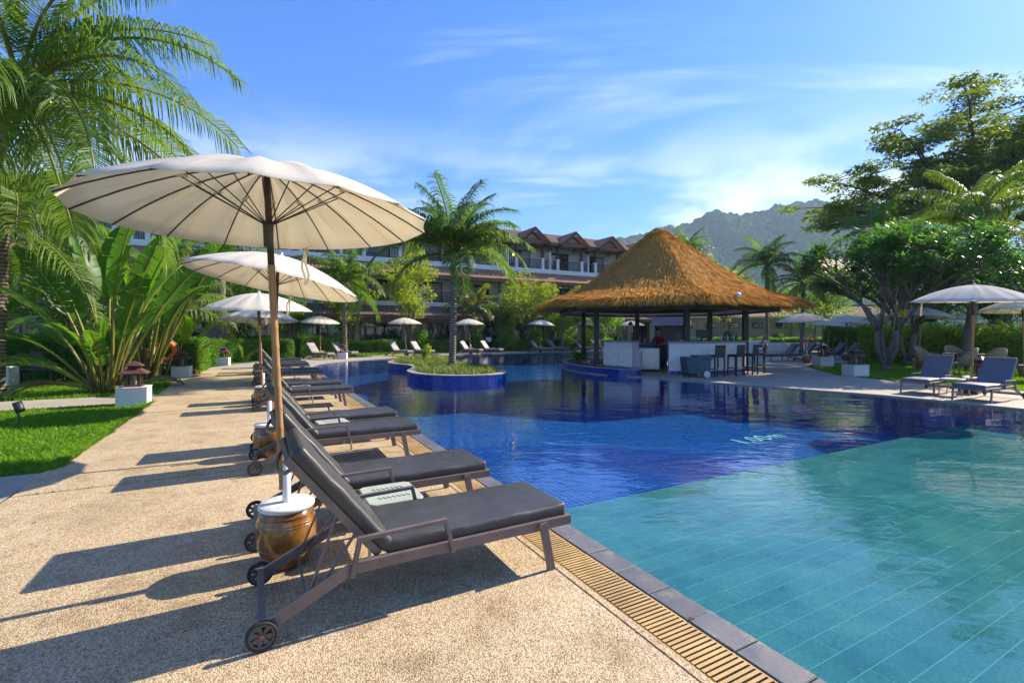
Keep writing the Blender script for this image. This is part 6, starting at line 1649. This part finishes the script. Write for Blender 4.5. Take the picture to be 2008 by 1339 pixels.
def head_kids(o, c, r_, hat=None):
    h_ = MB()
    n1_, n2_ = 16, 8; vs, fs = [], []
    for i in range(n2_ + 1):
        e = math.pi / 2 * i / n2_
        for j in range(n1_):
            a = 2 * math.pi * j / n1_; vs.append((c[0] + r_ * 1.08 * math.cos(e) * math.cos(a), c[1] + .012 + r_ * 1.16 * math.cos(e) * math.sin(a), c[2] + r_ * .05 + r_ * 1.22 * math.sin(e)))
    for i in range(n2_):
        for j in range(n1_): fs.append((i * n1_ + j, i * n1_ + (j + 1) % n1_, (i + 1) * n1_ + (j + 1) % n1_, (i + 1) * n1_ + j))
    h_.add(vs, fs)
    if hat: h_.box((c[0], c[1] - r_ * 1.5, c[2] + r_ * .2), (r_ * 1.6, r_ * 1.2, .012))
    h_.build("cap" if hat else "hair", hat or "hair_black", o, True)
    nz = MB().add([(c[0] - .012, c[1] - r_ * .92, c[2] - .03), (c[0] + .012, c[1] - r_ * .92, c[2] - .03), (c[0], c[1] - r_ * 1.22, c[2] - .028), (c[0], c[1] - r_ * .98, c[2] + .025)], [(0, 2, 3), (2, 1, 3), (0, 1, 2)])
    nz.build("nose", "skin_tan", o)
    for sx in (-1, 1):
        MB().lathe([(0, 0), (.010, .002), (0, .006)], 8, (c[0] + sx * .032, c[1] - r_ * .96, c[2] + .01)).build("eye", "hair_black", o)
        MB().lathe([(0, 0), (.022, .008), (0, .02)], 8, (c[0] + sx * r_ * 1.0, c[1] + .005, c[2] - .01)).build("ear", "skin_tan", o)
# bartender bending over the work top (faces -y in local space)
J = [(0, 0, .95), (0, -.05, 1.15), (0, -.16, 1.34), (0, -.22, 1.46), (0, -.27, 1.55), (0, -.30, 1.66), (.10, 0, .88), (.11, -.02, .50), (.11, .02, .07), (.11, -.12, .03), (-.10, 0, .88), (-.11, -.02, .50), (-.11, .02, .07), (-.11, -.12, .03),
     (.19, -.18, 1.36), (.25, -.28, 1.12), (.18, -.48, 1.08), (.17, -.56, 1.07), (-.19, -.18, 1.36), (-.25, -.28, 1.12), (-.18, -.48, 1.08), (-.17, -.56, 1.07), (0, -.32, 1.74)]
Bn = [(0, 1), (1, 2), (2, 3), (3, 4), (4, 5), (5, 22), (0, 6), (6, 7), (7, 8), (8, 9), (0, 10), (10, 11), (11, 12), (12, 13), (2, 14), (14, 15), (15, 16), (16, 17), (2, 18), (18, 19), (19, 20), (20, 21)]
Rd = [.14, .135, .15, .075, .065, .10, .085, .062, .042, .035, .085, .062, .042, .035, .07, .048, .034, .026, .07, .048, .034, .026, .06]
Pt = ["cloth_red", "cloth_red", "cloth_red", "skin_tan", "skin_tan", "skin_tan", "cloth_dark", "cloth_dark", "cloth_dark", "hair_black", "cloth_dark", "cloth_dark", "cloth_dark", "hair_black", "cloth_red", "cloth_red", "skin_tan", "skin_tan", "cloth_red", "cloth_red", "skin_tan", "skin_tan"]
def fingers(o, wrist, dirv, n_=5):
    d_ = Vector(dirv).normalized(); sd = d_.cross(Vector((0, 0, 1))).normalized()
    for k in range(5):
        L = (.055, .075, .082, .076, .06)[k]; a = Vector(wrist) + sd * (k - 2) * .017
        if k == 0: pts = [a - d_ * .02, a - d_ * .0 - sd * .02, a + d_ * .03 - sd * .028]
        else: pts = [a, a + d_ * L * .5, a + d_ * L * .85 + Vector((0, 0, -.022))]
        MB().tube(pts, [.0095, .009, .007], 6).build("finger", "skin_tan", o, True)
b1 = person("bartender in a dark red shirt bending over behind the bar opening", J, Bn, Rd, Pt, (6.45, 20.75, .006), RAD(-40))
head_kids(b1, (0, -.31, 1.68), .095); fingers(b1, (.17, -.58, 1.06), (0, -1, -.2)); fingers(b1, (-.17, -.58, 1.06), (0, -1, -.2))
# man in a red cap sitting bent forward on the low edge beyond the bar
J2 = [(0, .0, .48), (0, -.05, .68), (0, -.16, .88), (0, -.25, .98), (0, -.31, 1.04), (0, -.36, 1.13), (.11, -.06, .46), (.15, -.46, .50), (.14, -.42, .07), (.14, -.56, .04), (-.11, -.06, .46), (-.15, -.46, .50), (-.14, -.42, .07), (-.14, -.56, .04),
      (.20, -.17, .90), (.25, -.34, .68), (.13, -.54, .60), (.11, -.61, .58), (-.20, -.17, .90), (-.25, -.34, .68), (-.13, -.54, .60), (-.11, -.61, .58), (0, -.39, 1.20)]
Pt2 = ["cloth_grey" if m_ == "cloth_red" else m_ for m_ in Pt]
b2 = person("man in a red cap and grey shirt sitting bent forward beyond the bar stools", J2, Bn, Rd, Pt2, (20.3, 39.0, -.03), RAD(15))
head_kids(b2, (0, -.37, 1.15), .095, "cloth_red"); fingers(b2, (.11, -.63, .57), (0, -1, -.2)); fingers(b2, (-.11, -.63, .57), (0, -1, -.2))
st_ = empty("step_block", (20.35, 39.1, -.03), RAD(15), "pale block the man in the cap sits on", "block"); MB().box((0, .08, .17), (.6, .45, .34)).build("block", "white_paint", st_, bevel=.01)

# weeds in the walkway joints and a rough verge where lawn meets paving
for sj, t0, t1, n_ in ((6.4, -2.0, 0.4, 260), (11.4, -2.0, 1.0, 120)):
    g = blades([Vector(R(sj - .008, t0)[:2]), Vector(R(sj - .008, t1)[:2]), Vector(R(sj + .008, t1)[:2]), Vector(R(sj + .008, t0)[:2])], n_, .006, .028, .006, -.006, "grass_blade", "joint_weeds", .9)
    tag(g, "tiny weeds growing in the walkway joint", "weeds", kind="stuff")
v0 = blades([Vector(R(7.45, -2.16)[:2]), Vector(R(7.45, -2.02)[:2]), Vector(R(13.6, -2.05)[:2]), Vector(R(13.6, -2.16)[:2])], 5200, .02, .07, .009, -.01, "grass_blade", "verge_grass", 1.0)
tag(v0, "ragged grass spilling over the walkway edge", "grass", kind="stuff")

# things standing on the bar counters
cr = empty("cash_register", (8.75, 19.25, 1.28), RAD(35), "black till with a tilted screen on the long bar counter", "till")
MB().box((0, 0, .06), (.38, .36, .12)).build("drawer", "black_metal", cr, bevel=.008); MB().bar((0, .02, .14), (0, .10, .36), .30, .03, (0, 1, 0)).build("screen", "black_metal", cr)
ib = empty("ice_bucket", (6.35, 18.35, 1.272), 0, "steel ice bucket at the corner of the long bar counter", "bucket")
MB().lathe([(0, 0), (.085, 0), (.105, .20), (.112, .205), (.104, .205), (.084, .02), (0, .02)], 20).build("pail", "steel_brushed", ib, True); MB().tube([(-.11, 0, .19), (-.09, 0, .27), (0, 0, .30), (.09, 0, .27), (.11, 0, .19)], .005, 6).build("handle", "steel_brushed", ib, True)
gr = empty("glass_rack", (7.0, 18.35, 1.272), RAD(8), "tray of upturned glasses on the long bar counter", "glass tray")
MB().box((0, 0, .012), (.46, .30, .024)).build("tray", "black_metal", gr, bevel=.004)
gm_ = MB().lathe([(.030, 0), (.034, .0), (.030, .11), (0, .112)], 12, (0, 0, 0), False).mesh("glass", "bottle_clear", True)
for i in range(5):
    for j in range(3): link("glass", gm_, gr).location = (-.17 + i * .085, -.09 + j * .09, .025)
hm = empty("pendant_lamp", (HX - 1.4, HY - .6, 1.9), 0, "small dark lamp hanging under the thatched roof", "lamp")
MB().tube([(0, 0, .2), (0, 0, 1.6)], .008, 6).build("cord", "black_metal", hm); MB().lathe([(.03, .2), (.05, .18), (.13, .02), (.12, .02), (.04, .16)], 16, (0, 0, 0), False).build("shade", "black_metal", hm, True)
